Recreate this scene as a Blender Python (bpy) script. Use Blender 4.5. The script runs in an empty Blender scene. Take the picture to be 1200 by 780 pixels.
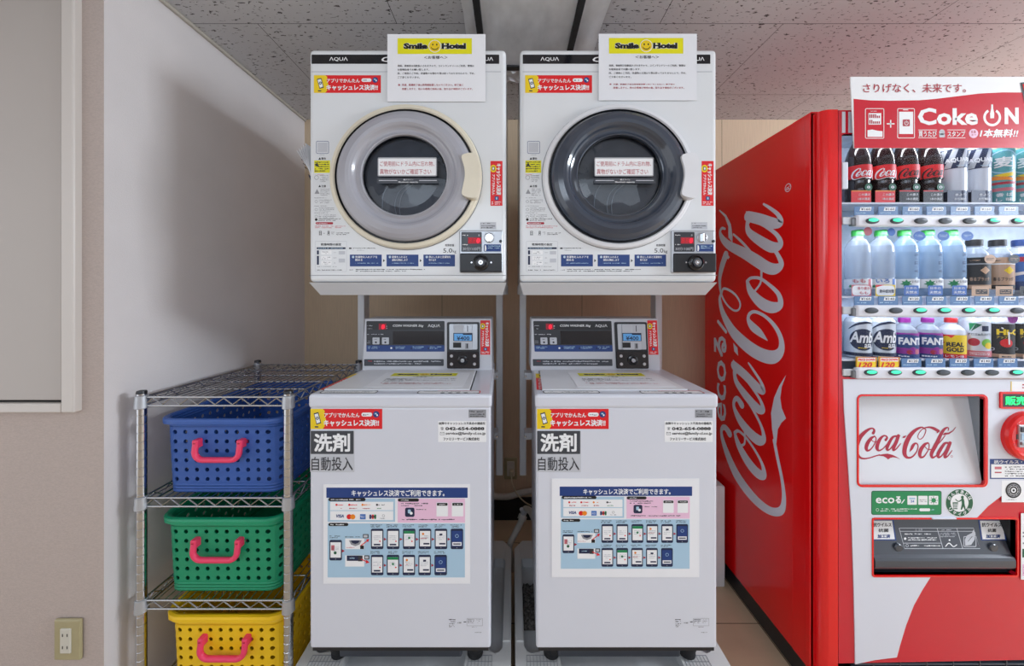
import bpy, bmesh, math, random
from mathutils import Vector, Matrix
from mathutils.geometry import tessellate_polygon
SC = bpy.context.scene
COL = SC.collection
rnd = random.Random(7)
PI = math.pi

# ------------------------------------------------------------------ camera, world, lights, exposure
F = 430.0                      # focal length in pixels of the 1200 px wide frame
CZ = 1.25                      # lens height
cam = bpy.data.objects.new('camera', bpy.data.cameras.new('camera'))
COL.objects.link(cam)
cam.location = (0, 0, CZ); cam.rotation_euler = (PI / 2, 0, 0)
cam.data.sensor_width = 36; cam.data.lens = F / 1200 * 36
cam.data.shift_y = -46 / 1200.0
cam.data.clip_start = 0.02
SC.camera = cam
SC.view_settings.view_transform = 'Standard'
SC.view_settings.look = 'None'
SC.view_settings.exposure = 0.12
SC.view_settings.gamma = 1.0
SC.view_settings.use_curve_mapping = False

w = bpy.data.worlds.new('room_ambient'); SC.world = w; w.use_nodes = True
w.node_tree.nodes['Background'].inputs[0].default_value = (0.93, 0.955, 1.0, 1)
w.node_tree.nodes['Background'].inputs[1].default_value = 1.2

def area(name, loc, target, sx, sy, power, col=(1, 1, 1)):
    d = bpy.data.lights.new(name, 'AREA'); d.shape = 'RECTANGLE'; d.size = sx; d.size_y = sy
    d.energy = power; d.color = col
    o = bpy.data.objects.new(name, d); COL.objects.link(o); o.location = loc
    o.rotation_euler = (Vector(target) - Vector(loc)).to_track_quat('-Z', 'Y').to_euler()
    return o
area('ceiling_lamp_right', (3.8, 0.30, 2.08), (-0.6, 1.2, 1.1), 1.0, 0.7, 108, (0.82, 0.91, 1.0))
area('ceiling_lamp_behind', (0.3, -1.2, 2.19), (0.2, 0.7, 0.6), 2.6, 1.5, 21, (0.74, 0.86, 1.0))
area('ceiling_lamp_left', (-1.0, -1.9, 2.17), (-0.5, 1.3, 0.9), 1.8, 1.4, 17, (0.74, 0.86, 1.0))

# ------------------------------------------------------------------ materials
def lin(c):
    c = c / 255.0
    return c / 12.92 if c <= 0.04045 else ((c + 0.055) / 1.055) ** 2.4
MATS = {}
def M(name, rgb=None, rough=0.5, metal=0.0, emit=0.0, coat=0.0, alpha=1.0, spec=0.5, trans=0.0):
    if name in MATS: return MATS[name]
    m = bpy.data.materials.new(name); m.use_nodes = True
    b = m.node_tree.nodes['Principled BSDF']
    c = tuple(lin(x) for x in rgb) + (1,)
    b.inputs['Base Color'].default_value = c
    b.inputs['Roughness'].default_value = rough
    b.inputs['Metallic'].default_value = metal
    b.inputs['Specular IOR Level'].default_value = spec
    if coat: b.inputs['Coat Weight'].default_value = coat; b.inputs['Coat Roughness'].default_value = 0.05
    if emit: b.inputs['Emission Color'].default_value = c; b.inputs['Emission Strength'].default_value = emit
    if alpha < 1: b.inputs['Alpha'].default_value = alpha
    if trans: b.inputs['Transmission Weight'].default_value = trans
    MATS[name] = m
    return m
def vary(name, scale=(8, 8, 8), amount=0.12, bump=0.0, bscale=400.0, detail=3, stretch=(1, 1, 1)):
    """procedural colour variation (and fine bump) on an existing material"""
    m = MATS[name]; nt = m.node_tree; b = nt.nodes['Principled BSDF']
    c = tuple(b.inputs['Base Color'].default_value)
    tc = nt.nodes.new('ShaderNodeTexCoord')
    mp = nt.nodes.new('ShaderNodeMapping'); mp.inputs['Scale'].default_value = scale
    n = nt.nodes.new('ShaderNodeTexNoise'); n.inputs['Scale'].default_value = 1.0; n.inputs['Detail'].default_value = detail
    r = nt.nodes.new('ShaderNodeValToRGB')
    r.color_ramp.elements[0].position = 0.3; r.color_ramp.elements[1].position = 0.7
    r.color_ramp.elements[0].color = tuple(x * (1 - amount) for x in c[:3]) + (1,)
    r.color_ramp.elements[1].color = tuple(min(1, x * (1 + amount)) for x in c[:3]) + (1,)
    L = nt.links.new
    L(tc.outputs['Object'], mp.inputs[0]); L(mp.outputs[0], n.inputs['Vector']); L(n.outputs[0], r.inputs[0]); L(r.outputs[0], b.inputs['Base Color'])
    if bump:
        mp2 = nt.nodes.new('ShaderNodeMapping'); mp2.inputs['Scale'].default_value = stretch
        n2 = nt.nodes.new('ShaderNodeTexNoise'); n2.inputs['Scale'].default_value = bscale; n2.inputs['Detail'].default_value = 2
        bp = nt.nodes.new('ShaderNodeBump'); bp.inputs['Strength'].default_value = bump; bp.inputs['Distance'].default_value = 0.001
        L(tc.outputs['Object'], mp2.inputs[0]); L(mp2.outputs[0], n2.inputs['Vector']); L(n2.outputs[0], bp.inputs['Height']); L(bp.outputs[0], b.inputs['Normal'])
    return m

M('wallpaper_white', (221, 215, 215), 0.85); vary('wallpaper_white', (3, 3, 3), 0.04, 0.55, 330)
M('wallpaper_beige', (184, 170, 163), 0.85); vary('wallpaper_beige', (160, 160, 420), 0.07, 0.5, 420)
M('wallpaper_tan', (210, 188, 160), 0.8); vary('wallpaper_tan', (200, 200, 8), 0.06, 0.3, 300)
M('floor_tile', (206, 184, 154), 0.35); vary('floor_tile', (9, 9, 9), 0.05, 0.1, 90)
M('grout', (90, 76, 64), 0.9)
M('moulding', (190, 184, 174), 0.6)
M('hatch_paint', (180, 172, 166), 0.45); vary('hatch_paint', (2, 2, 2), 0.02)
M('hatch_trim', (205, 198, 192), 0.4)
M('dark_gap', (25, 24, 24), 0.9)
M('outlet_plate', (168, 158, 122), 0.35); vary('outlet_plate', (30, 30, 30), 0.04)
M('outlet_insert', (206, 202, 190), 0.35)
M('enamel_dryer', (226, 229, 232), 0.28, coat=0.3); vary('enamel_dryer', (2, 2, 2), 0.01)
M('enamel_washer', (216, 219, 229), 0.3, coat=0.3); vary('enamel_washer', (2, 2, 2), 0.01)
M('enamel_grey', (205, 207, 214), 0.32); vary('enamel_grey', (3, 3, 3), 0.015)
M('steel_paint', (214, 217, 222), 0.35)
M('beige_plastic', (226, 218, 198), 0.38); vary('beige_plastic', (20, 20, 20), 0.03)
M('white_plastic', (228, 229, 233), 0.33); vary('white_plastic', (20, 20, 20), 0.015)
M('grey_bezel', (168, 168, 176), 0.22, coat=0.4); vary('grey_bezel', (5, 5, 5), 0.04)
M('navy_bezel', (58, 66, 80), 0.12, coat=0.6); vary('navy_bezel', (5, 5, 5), 0.05)
M('black_plastic', (24, 26, 32), 0.35)
M('black_gloss', (14, 16, 24), 0.12, coat=0.3)
M('charcoal', (62, 66, 74), 0.4)
M('dark_panel', (44, 46, 54), 0.3)
M('drum_dark', (64, 70, 80), 0.4); vary('drum_dark', (30, 30, 30), 0.2)
M('drum_fin', (120, 128, 138), 0.3, metal=0.4)
M('chrome', (196, 198, 202), 0.16, metal=1.0)
M('chrome_wire', (188, 190, 194), 0.25, metal=1.0)
M('chrome_dark', (120, 122, 126), 0.3, metal=1.0)
M('silver', (186, 190, 196), 0.35, metal=0.6)
M('brushed', (158, 164, 170), 0.3, metal=0.9)
M('rubber', (20, 21, 24), 0.7)
M('paper', (238, 239, 243), 0.55); vary('paper', (6, 6, 6), 0.012)
M('laminate', (236, 238, 243), 0.10, coat=0.6)
M('p_white', (242, 243, 245), 0.5)
M('p_black', (20, 20, 24), 0.5)
M('p_ink', (52, 52, 58), 0.6)
M('p_grey', (150, 152, 158), 0.5)
M('p_lgrey', (196, 199, 206), 0.5)
M('p_red', (226, 24, 32), 0.45)
M('p_dred', (176, 28, 52), 0.5)
M('p_pinkred', (206, 110, 122), 0.5)
M('p_yellow', (232, 226, 10), 0.45)
M('p_gold', (240, 206, 20), 0.45)
M('p_orange', (240, 140, 30), 0.45)
M('p_blue', (28, 62, 128), 0.45)
M('p_navy', (22, 36, 72), 0.45)
M('p_mblue', (58, 110, 190), 0.45)
M('p_lblue', (172, 204, 226), 0.5)
M('p_pink', (238, 196, 222), 0.5)
M('p_green', (16, 140, 84), 0.45)
M('p_dgreen', (14, 92, 62), 0.45)
M('p_lime', (120, 190, 60), 0.45)
M('p_tan', (206, 168, 136), 0.5)
M('p_purple', (150, 30, 150), 0.5)
M('led_red', (255, 20, 50), 0.4, emit=1.4)
M('led_green', (20, 235, 110), 0.4, emit=1.6)
M('lcd_blue', (86, 150, 205), 0.3, emit=0.25)
M('basket_blue', (48, 90, 168), 0.4); vary('basket_blue', (6, 6, 6), 0.05)
M('basket_green', (16, 150, 106), 0.4); vary('basket_green', (6, 6, 6), 0.05)
M('basket_yellow', (246, 200, 22), 0.4); vary('basket_yellow', (6, 6, 6), 0.05)
M('handle_pink', (240, 62, 104), 0.35); vary('handle_pink', (10, 10, 10), 0.03)
M('pan_white', (214, 215, 214), 0.4); vary('pan_white', (6, 6, 6), 0.03)
M('pan_recess', (206, 208, 210), 0.45); vary('pan_recess', (14, 14, 14), 0.06)
M('lint', (84, 80, 76), 0.95); vary('lint', (160, 160, 160), 0.8)
M('foil', (234, 236, 240), 0.38, metal=0.05); vary('foil', (14, 7, 14), 0.14, 0.9, 30)
M('foil_light', (236, 238, 242), 0.35, metal=0.05); vary('foil_light', (14, 8, 14), 0.12, 0.9, 40)
M('black_tape', (34, 36, 40), 0.6); vary('black_tape', (80, 30, 80), 0.3)
M('hose', (196, 194, 188), 0.5); vary('hose', (30, 30, 30), 0.06)
M('cord', (196, 186, 160), 0.5)
M('styro', (226, 227, 230), 0.6); vary('styro', (40, 40, 40), 0.02)
M('skirting', (20, 20, 22), 0.5)
M('tape', (225, 228, 232), 0.2, alpha=0.45)
# door glass: half see-through, glossy
def glass(name, tint, a, rough=0.03):
    m = bpy.data.materials.new(name); m.use_nodes = True; nt = m.node_tree
    for n in list(nt.nodes):
        if n.type != 'OUTPUT_MATERIAL': nt.nodes.remove(n)
    out = [n for n in nt.nodes if n.type == 'OUTPUT_MATERIAL'][0]
    t = nt.nodes.new('ShaderNodeBsdfTransparent'); t.inputs[0].default_value = tuple(lin(x) for x in tint) + (1,)
    g = nt.nodes.new('ShaderNodeBsdfGlossy'); g.inputs['Roughness'].default_value = rough
    fr = nt.nodes.new('ShaderNodeFresnel')
    ge = nt.nodes.new('ShaderNodeNewGeometry'); mr = nt.nodes.new('ShaderNodeMapRange')
    mr.inputs['To Min'].default_value = 1.0 + a; mr.inputs['To Max'].default_value = 1.0 / (1.0 + a)
    nt.links.new(ge.outputs['Backfacing'], mr.inputs['Value']); nt.links.new(mr.outputs[0], fr.inputs['IOR'])
    mx = nt.nodes.new('ShaderNodeMixShader')
    nt.links.new(fr.outputs[0], mx.inputs[0]); nt.links.new(t.outputs[0], mx.inputs[1]); nt.links.new(g.outputs[0], mx.inputs[2]); nt.links.new(mx.outputs[0], out.inputs[0])
    MATS[name] = m
glass('glass_dark', (212, 217, 224), 0.5)
glass('glass_smoke', (228, 232, 236), 0.55)
glass('window_glass', (250, 251, 253), 0.13, 0.02)
# mineral-fibre ceiling tile: grey with short dark worm tracks
def ceiling_mat():
    m = M('ceiling_tile', (206, 206, 210), 0.9); nt = m.node_tree; b = nt.nodes['Principled BSDF']; L = nt.links.new
    tc = nt.nodes.new('ShaderNodeTexCoord')
    mp = nt.nodes.new('ShaderNodeMapping'); mp.inputs['Scale'].default_value = (58, 124, 1)
    mp.inputs['Rotation'].default_value = (0, 0, 0.08)
    n = nt.nodes.new('ShaderNodeTexNoise'); n.inputs['Scale'].default_value = 1.0; n.inputs['Detail'].default_value = 2.5; n.inputs['Distortion'].default_value = 0.6
    r = nt.nodes.new('ShaderNodeValToRGB')
    r.color_ramp.elements[0].position = 0.335; r.color_ramp.elements[0].color = (lin(84), lin(80), lin(82), 1)
    r.color_ramp.elements[1].position = 0.372; r.color_ramp.elements[1].color = (lin(206), lin(206), lin(210), 1)
    L(tc.outputs['Object'], mp.inputs[0]); L(mp.outputs[0], n.inputs['Vector']); L(n.outputs[0], r.inputs[0]); L(r.outputs[0], b.inputs['Base Color'])
    bp = nt.nodes.new('ShaderNodeBump'); bp.inputs['Strength'].default_value = 0.4; bp.inputs['Distance'].default_value = 0.002
    L(r.outputs[0], bp.inputs['Height']); L(bp.outputs[0], b.inputs['Normal'])
ceiling_mat()

# ------------------------------------------------------------------ mesh building
OFF = {}
SHIFT = [0.0]                  # sideways shift while the second machine of a pair is built
def catmull(pts, n=8, closed=False):
    P = [tuple(p) for p in pts]; k = len(P); out = []
    rng = range(k) if closed else range(k - 1)
    for i in rng:
        a = P[(i - 1) % k] if (closed or i > 0) else P[0]
        b = P[i]; c = P[(i + 1) % k]
        d = P[(i + 2) % k] if (closed or i + 2 < k) else P[-1]
        for j in range(n):
            t = j / n
            out.append(tuple(0.5 * (2 * b[q] + (c[q] - a[q]) * t + (2 * a[q] - 5 * b[q] + 4 * c[q] - d[q]) * t * t + (3 * b[q] - a[q] - 3 * c[q] + d[q]) * t ** 3) for q in range(len(b))))
    if not closed: out.append(P[-1])
    return out

class MB:
    def __init__(s): s.v = []; s.f = []; s.m = []; s.s = []
    def add(s, vs, fs, mat, smooth=False):
        o = len(s.v); s.v += [tuple(p) for p in vs]
        for f in fs:
            s.f.append(tuple(i + o for i in f)); s.m.append(mat); s.s.append(smooth)
    def box(s, x0, x1, y0, y1, z0, z1, mat, bev=0.0, seg=2, taper=None):
        bm = bmesh.new(); bmesh.ops.create_cube(bm, size=1)
        for v in bm.verts:
            t = v.co.y + 0.5
            X0, X1 = x0, x1
            if taper: X0 = x0 + (taper[0] - x0) * t; X1 = x1 + (taper[1] - x1) * t
            v.co = ((X0 + (X1 - X0) * (v.co.x + 0.5)), y0 + (y1 - y0) * (v.co.y + 0.5), z0 + (z1 - z0) * (v.co.z + 0.5))
        big = None
        if bev:
            big = [f.index for f in bm.faces]
            bmesh.ops.bevel(bm, geom=list(bm.edges), offset=bev, segments=seg, profile=0.5, affect='EDGES')
        bm.verts.index_update()
        s.add([v.co[:] for v in bm.verts], [[v.index for v in f.verts] for f in bm.faces], mat, False)
        bm.free()
    def hull8(s, p, mat):
        """8 corners: bottom 4 (ccw) then top 4"""
        s.add(p, [(3, 2, 1, 0), (4, 5, 6, 7), (0, 1, 5, 4), (1, 2, 6, 5), (2, 3, 7, 6), (3, 0, 4, 7)], mat)
    def tube(s, path, r, mat, n=8, closed=False, smooth=True, flat=1.0):
        P = [Vector(p) for p in path]; k = len(P)
        R = r if isinstance(r, (list, tuple)) else [r] * k
        T = []
        for i in range(k):
            a = P[i - 1] if (i > 0 or closed) else P[i]
            b = P[(i + 1) % k] if (i < k - 1 or closed) else P[i]
            T.append((b - a).normalized())
        up = Vector((0, 0, 1)) if abs(T[0].z) < 0.9 else Vector((1, 0, 0))
        nrm = (up - T[0] * up.dot(T[0])).normalized(); vs = []
        for i in range(k):
            nrm = (nrm - T[i] * nrm.dot(T[i]))
            nrm = nrm.normalized() if nrm.length > 1e-6 else Vector((1, 0, 0))
            bn = T[i].cross(nrm)
            for j in range(n):
                a = 2 * PI * j / n
                vs.append(P[i] + (nrm * math.cos(a) + bn * math.sin(a) * flat) * R[i])
        fs = []
        for i in range(k if closed else k - 1):
            for j in range(n):
                q = (i + 1) % k
                fs.append((i * n + j, i * n + (j + 1) % n, q * n + (j + 1) % n, q * n + j))
        s.add(vs, fs, mat, smooth)
        if not closed:
            s.add(vs[:n], [tuple(range(n))[::-1]], mat); s.add(vs[-n:], [tuple(range(n))], mat)
    def lathe(s, prof, org, mat, n=32, axis='z', sx=1.0, sy=1.0, mats=None, cap0=True, cap1=True, smooth=True):
        """prof: (radius, height). axis 'z' goes up, '-y' goes towards the camera"""
        vs = []; o = Vector(org)
        for r, h in prof:
            for j in range(n):
                a = 2 * PI * j / n; c, d = r * math.cos(a) * sx, r * math.sin(a) * sy
                if axis == 'z': vs.append(o + Vector((c, d, h)))
                else: vs.append(o + Vector((c, -h, d)))
        for i in range(len(prof) - 1):
            fs = [(i * n + j, i * n + (j + 1) % n, (i + 1) * n + (j + 1) % n, (i + 1) * n + j) for j in range(n)]
            mm = mats[i] if mats else mat
            base = [vs[k] for k in range(i * n, (i + 2) * n)]
            s.add(base, [(j, (j + 1) % n, n + (j + 1) % n, n + j) for j in range(n)], mm, smooth)
        if cap0 and prof[0][0] > 1e-5: s.add(vs[:n], [tuple(range(n))[::-1]], mats[0] if mats else mat)
        if cap1 and prof[-1][0] > 1e-5: s.add(vs[-n:], [tuple(range(n))], mats[-1] if mats else mat)
    def poly(s, fn, pts, mat, holes=None):
        loops = [[Vector((p[0], p[1], 0)) for p in pts]] + [[Vector((p[0], p[1], 0)) for p in h] for h in (holes or [])]
        tri = tessellate_polygon(loops); flat = [p for l in loops for p in l]
        s.add([fn(p.x, p.y) for p in flat], [tuple(t) for t in tri], mat)
    def prism(s, f3, pts, h0, h1, mat, holes=None, back=True):
        """extrude polygon pts (u,v) along h through f3(u,v,h); h1 is the outer face"""
        s.poly(lambda u, v: f3(u, v, h1), pts, mat, holes)
        if back: s.poly(lambda u, v: f3(u, v, h0), pts, mat, holes)
        for lp in [pts] + (holes or []):
            k = len(lp)
            vs = [f3(p[0], p[1], h0) for p in lp] + [f3(p[0], p[1], h1) for p in lp]
            s.add(vs, [(i, (i + 1) % k, k + (i + 1) % k, k + i) for i in range(k)], mat)
    def build(s, name, parent=None, loc=None, label=None, cat=None, group=None, kind=None):
        me = bpy.data.meshes.new(name)
        root = parent
        dx = SHIFT[0]
        off = OFF[parent.name] if parent is not None else Vector(loc or (0, 0, 0)) + Vector((dx if loc else 0, 0, 0))
        me.from_pydata([(p[0] + dx - off.x, p[1] - off.y, p[2] - off.z) for p in s.v], [], s.f)
        keys = []
        for k in s.m:
            if k not in keys: keys.append(k)
        for k in keys: me.materials.append(MATS[k])
        idx = {k: i for i, k in enumerate(keys)}
        me.polygons.foreach_set('material_index', [idx[k] for k in s.m])
        me.polygons.foreach_set('use_smooth', s.s)
        me.update()
        o = bpy.data.objects.new(name, me); COL.objects.link(o)
        OFF[o.name] = off
        if parent is not None: o.parent = parent
        else: o.location = off
        if label: o['label'] = label
        if cat: o['category'] = cat
        if group: o['group'] = group
        if kind: o['kind'] = kind
        return o

def thing(name, label, cat, loc, group=None):
    loc = (loc[0] + SHIFT[0], loc[1], loc[2])
    o = bpy.data.objects.new(name, None); COL.objects.link(o); o.location = loc
    o.empty_display_size = 0.05
    o['label'] = label; o['category'] = cat
    if group: o['group'] = group
    OFF[o.name] = Vector(loc)
    return o

# ------------------------------------------------------------------ flat printing: polygons, lettering, strokes
_tc = bpy.data.curves.new('lettering', 'FONT'); _to = bpy.data.objects.new('lettering', _tc); COL.objects.link(_to)
_tcache = {}
def glyphs(txt, bold=0.0, res=2, shear=0.0):
    key = (txt, bold, res, shear)
    if key not in _tcache:
        _tc.body = txt; _tc.offset = bold; _tc.resolution_u = res; _tc.shear = shear
        dg = bpy.context.evaluated_depsgraph_get(); dg.update()
        me = bpy.data.meshes.new_from_object(_to.evaluated_get(dg))
        V = [v.co[:2] for v in me.vertices]; Fc = [tuple(p.vertices) for p in me.polygons]
        bpy.data.meshes.remove(me)
        xs = [p[0] for p in V]; ys = [p[1] for p in V]
        _tcache[key] = (V, Fc, min(xs), max(xs), min(ys), max(ys))
    return _tcache[key]
LH = 0.0003
class ST(MB):
    """print in (u right, v down) on a surface given by fm(u, v, height)"""
    def __init__(s, fm, sub=1): super().__init__(); s.fm = fm; s.sub = sub
    def flat(s, pts, faces, mat, h):
        """add faces given in (u, v); on a curved surface split them so they follow it"""
        if s.sub > 1:
            todo = []
            for f in faces:
                for k in range(1, len(f) - 1): todo.append((pts[f[0]], pts[f[k]], pts[f[k + 1]]))
            vs, fs = [], []
            while todo:
                t = todo.pop()
                us = [p[0] for p in t]
                if max(us) - min(us) > 0.0058:
                    L = [math.hypot(t[i][0] - t[(i + 1) % 3][0], (t[i][1] - t[(i + 1) % 3][1]) * 0.2) for i in range(3)]
                    i = L.index(max(L)); a, b_, c = t[i], t[(i + 1) % 3], t[(i + 2) % 3]
                    m = ((a[0] + b_[0]) / 2, (a[1] + b_[1]) / 2)
                    todo += [(a, m, c), (m, b_, c)]
                else:
                    fs.append((len(vs), len(vs) + 1, len(vs) + 2)); vs += [s.fm(p[0], p[1], h * LH) for p in t]
            s.add(vs, fs, mat)
        else: s.add([s.fm(p[0], p[1], h * LH) for p in pts], faces, mat)
    def pol(s, pts, mat, h=1, holes=None):
        loops = [[Vector((p[0], p[1], 0)) for p in pts]] + [[Vector((p[0], p[1], 0)) for p in q] for q in (holes or [])]
        s.flat([(p.x, p.y) for l in loops for p in l], [tuple(t) for t in tessellate_polygon(loops)], mat, h)
    def rect(s, u0, v0, u1, v1, mat, h=1):
        n = s.sub
        vs = []
        for i in range(n + 1):
            u = u0 + (u1 - u0) * i / n
            vs += [s.fm(u, v1, h * LH), s.fm(u, v0, h * LH)]
        s.add(vs, [(2 * i, 2 * i + 2, 2 * i + 3, 2 * i + 1) for i in range(n)], mat)
    def rr(s, u0, v0, u1, v1, r, mat, h=1, n=4):
        s.pol(rrpts(u0, v0, u1, v1, r, n), mat, h)
    def frame(s, u0, v0, u1, v1, r, wd, mat, h=1):
        s.pol(rrpts(u0, v0, u1, v1, r), mat, h, [rrpts(u0 + wd, v0 + wd, u1 - wd, v1 - wd, max(r - wd, 0.01))])
    def circ(s, u, v, r, mat, h=1, n=20, rv=None):
        rv = rv or r
        s.pol([(u + r * math.cos(2 * PI * i / n), v + rv * math.sin(2 * PI * i / n)) for i in range(n)], mat, h)
    def ring(s, u, v, r, r2, mat, h=1, n=24, a0=0, a1=2 * PI):
        pts = [(a0 + (a1 - a0) * i / n) for i in range(n + 1)]
        vs = [s.fm(u + r * math.cos(a), v + r * math.sin(a), h * LH) for a in pts] + [s.fm(u + r2 * math.cos(a), v + r2 * math.sin(a), h * LH) for a in pts]
        s.add(vs, [(i, i + 1, n + 2 + i, n + 1 + i) for i in range(n)], mat)
    def stroke(s, pts, mat, h=1, n=6, tf=None, caps=True, sm=True):
        """ribbon of varying width: (u, v, width)"""
        P = catmull(pts, n) if sm else pts
        vs = []; k = len(P)
        for i, (u, v, wd) in enumerate(P):
            a = P[max(i - 1, 0)]; b = P[min(i + 1, k - 1)]
            dx, dy = b[0] - a[0], b[1] - a[1]; l = math.hypot(dx, dy) or 1
            nx, ny = -dy / l * wd / 2, dx / l * wd / 2
            vs += [(u + nx, v + ny), (u - nx, v - ny)]
        tf = tf or (lambda u, v: (u, v))
        s.nst = getattr(s, 'nst', 0) + 1; h = h + 0.05 * (s.nst % 16)
        s.add([s.fm(*tf(*p), h * LH) for p in vs], [(2 * i, 2 * i + 2, 2 * i + 3, 2 * i + 1) for i in range(k - 1)], mat)
        if caps:
            for (u, v, wd) in (P[0], P[-1]):
                h -= 0.02
                if wd > 3 * 0 and wd > 0:
                    c = [(u + wd / 2 * math.cos(2 * PI * i / 12), v + wd / 2 * math.sin(2 * PI * i / 12)) for i in range(12)]
                    s.add([s.fm(*tf(*p), h * LH) for p in c], [tuple(range(12))], mat)
    def line(s, pts, wd, mat, h=1): s.stroke([(p[0], p[1], wd) for p in pts], mat, h, sm=False, caps=False)
    def text(s, txt, u0, v0, u1, v1, mat, h=2, bold=0.0, rot=0, res=2, shear=0.0):
        """fit lettering to the box; rot 1 = turned clockwise (reads downwards), -1 = reads upwards"""
        cjk = any(ord(c) > 0x3000 for c in txt)
        V, Fc, x0, x1, y0, y1 = glyphs(txt, 0.0 if cjk else bold, res, shear)
        if cjk and bold:
            q = bold * 0.8; n0 = len(V); V0, F0 = V, Fc; V, Fc = [], []
            for k, (dx, dy) in enumerate(((q, q), (-q, q), (q, -q), (-q, -q), (0, 0))):
                V += [(x + dx, y + dy) for x, y in V0]; Fc += [tuple(i + k * n0 for i in f) for f in F0]
            x0 -= q; x1 += q; y0 -= q; y1 += q
        out = []
        for x, y in V:
            a = (x - x0) / (x1 - x0 or 1); b = (y - y0) / (y1 - y0 or 1)
            if rot == 0: p = (u0 + a * (u1 - u0), v1 - b * (v1 - v0))
            elif rot == 1: p = (u0 + b * (u1 - u0), v0 + a * (v1 - v0))
            else: p = (u1 - b * (u1 - u0), v1 - a * (v1 - v0))
            out.append(p)
        if cjk and bold:
            m = len(out) // 5; fq = len(Fc) // 5
            for k in range(5): s.flat(out[k * m:(k + 1) * m], F0, mat, h + 0.14 * k)   # overprinted copies, each a hair prouder
        else: s.flat(out, Fc, mat, h)
    def micro(s, u0, v0, u1, v1, rows, mat, h=2, fill=0.9, rag=True):
        """print too small to read: rows of tiny broken strokes"""
        ph = (v1 - v0) / rows; u0, u1 = min(u0, u1), max(u0, u1)
        for r in range(rows):
            v = v0 + ph * (r + 0.2); e = u1 - (u1 - u0) * (0.35 * rnd.random() if (rag and r == rows - 1) else 0.04 * rnd.random())
            u = u0
            while u < e:
                wd = abs(ph) * (0.35 + 0.5 * rnd.random()); wd = min(wd, e - u)
                if rnd.random() < fill:
                    a = v + ph * 0.25 * rnd.random(); b = v + ph * (0.35 + 0.25 * rnd.random())
                    s.rect(u, a, u + wd, b, mat, h)
                u += wd + abs(ph) * 0.14
def rrpts(u0, v0, u1, v1, r, n=4):
    r = min(r, abs(u1 - u0) / 2, abs(v1 - v0) / 2); out = []
    for cx, cy, a0 in ((u1 - r, v1 - r, 0), (u0 + r, v1 - r, 90), (u0 + r, v0 + r, 180), (u1 - r, v0 + r, 270)):
        for i in range(n + 1):
            a = math.radians(a0 + 90 * i / n); out.append((cx + r * math.cos(a), cy + r * math.sin(a)))
    return out
def front(Y, dx=0.0, h0=0.0):
    """an upright surface facing the camera at depth Y, measured in pixels of the frame"""
    k = Y / F
    return lambda u, v, h=0: ((u - 600) * k + dx, Y - h - h0, CZ - (v - 344) * k)
def P(px, py, Y): return ((px - 600) * Y / F, Y, CZ - (py - 344) * Y / F)

# the flowing script on the red machine and its drinks, drawn as pen strokes (1760 x 570 units)
SCRIPT = [
 [(348, 258, 52), (366, 222, 42), (358, 190, 32), (325, 174, 27), (270, 192, 42), (190, 252, 62), (120, 330, 72), (78, 430, 68), (62, 530, 56), (76, 622, 42), (122, 688, 35), (190, 706, 28), (280, 694, 22), (380, 663, 22), (460, 640, 22)],
 [(372, 312, 22), (312, 350, 50), (252, 430, 66), (226, 510, 62), (242, 562, 44), (290, 553, 26), (340, 500, 19), (384, 420, 18), (398, 350, 18), (372, 312, 22)],
 [(318, 372, 14), (348, 405, 14), (412, 406, 16)],
 [(568, 378, 46), (592, 340, 36), (574, 310, 26), (530, 306, 30), (470, 360, 56), (426, 450, 66), (416, 520, 62), (442, 563, 36), (500, 545, 22), (560, 490, 20), (605, 440, 26)],
 [(745, 308, 28), (690, 332, 42), (632, 420, 56), (592, 510, 56), (598, 556, 36), (642, 538, 22), (690, 480, 20), (742, 400, 20)],
 [(790, 305, 60), (758, 400, 62), (714, 500, 58), (702, 556, 40), (745, 543, 22), (800, 480, 18), (832, 440, 12)],
 [(986, 590, 6), (1022, 530, 44), (1052, 470, 50), (1090, 437, 28), (1124, 452, 22), (1136, 500, 19), (1112, 580, 20), (1062, 650, 26), (1002, 688, 32), (942, 684, 46), (902, 630, 70), (900, 540, 78), (930, 430, 82), (990, 310, 76), (1062, 230, 60), (1130, 180, 44), (1200, 156, 28), (1236, 168, 20)],
 [(1236, 178, 14), (1270, 192, 17), (1266, 245, 16), (1232, 320, 15), (1182, 364, 14), (1142, 350, 13), (1136, 300, 13), (1172, 230, 14), (1232, 176, 18), (1292, 158, 26), (1350, 157, 36), (1420, 180, 50), (1492, 222, 52)],
 [(1312, 428, 24), (1252, 458, 50), (1190, 540, 66), (1166, 620, 62), (1182, 680, 42), (1236, 670, 28), (1290, 600, 20), (1326, 530, 18), (1330, 460, 18), (1312, 428, 22)],
 [(1252, 490, 14), (1300, 538, 14), (1366, 546, 18)],
 [(1662, 215, 14), (1672, 180, 20), (1650, 160, 24), (1602, 186, 44), (1546, 260, 56), (1482, 400, 66), (1430, 500, 70), (1382, 590, 66), (1370, 650, 56), (1392, 688, 36), (1442, 665, 25), (1490, 625, 22)],
 [(1438, 502, 13), (1500, 440, 15), (1560, 370, 17), (1612, 300, 13)],
 [(1660, 428, 28), (1602, 442, 44), (1532, 540, 58), (1486, 630, 58), (1496, 684, 36), (1546, 660, 24), (1600, 590, 20), (1642, 520, 20)],
 [(1696, 432, 60), (1658, 530, 62), (1618, 620, 60), (1606, 682, 42), (1650, 668, 24), (1700, 610, 18), (1734, 562, 12)],
]
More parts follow.
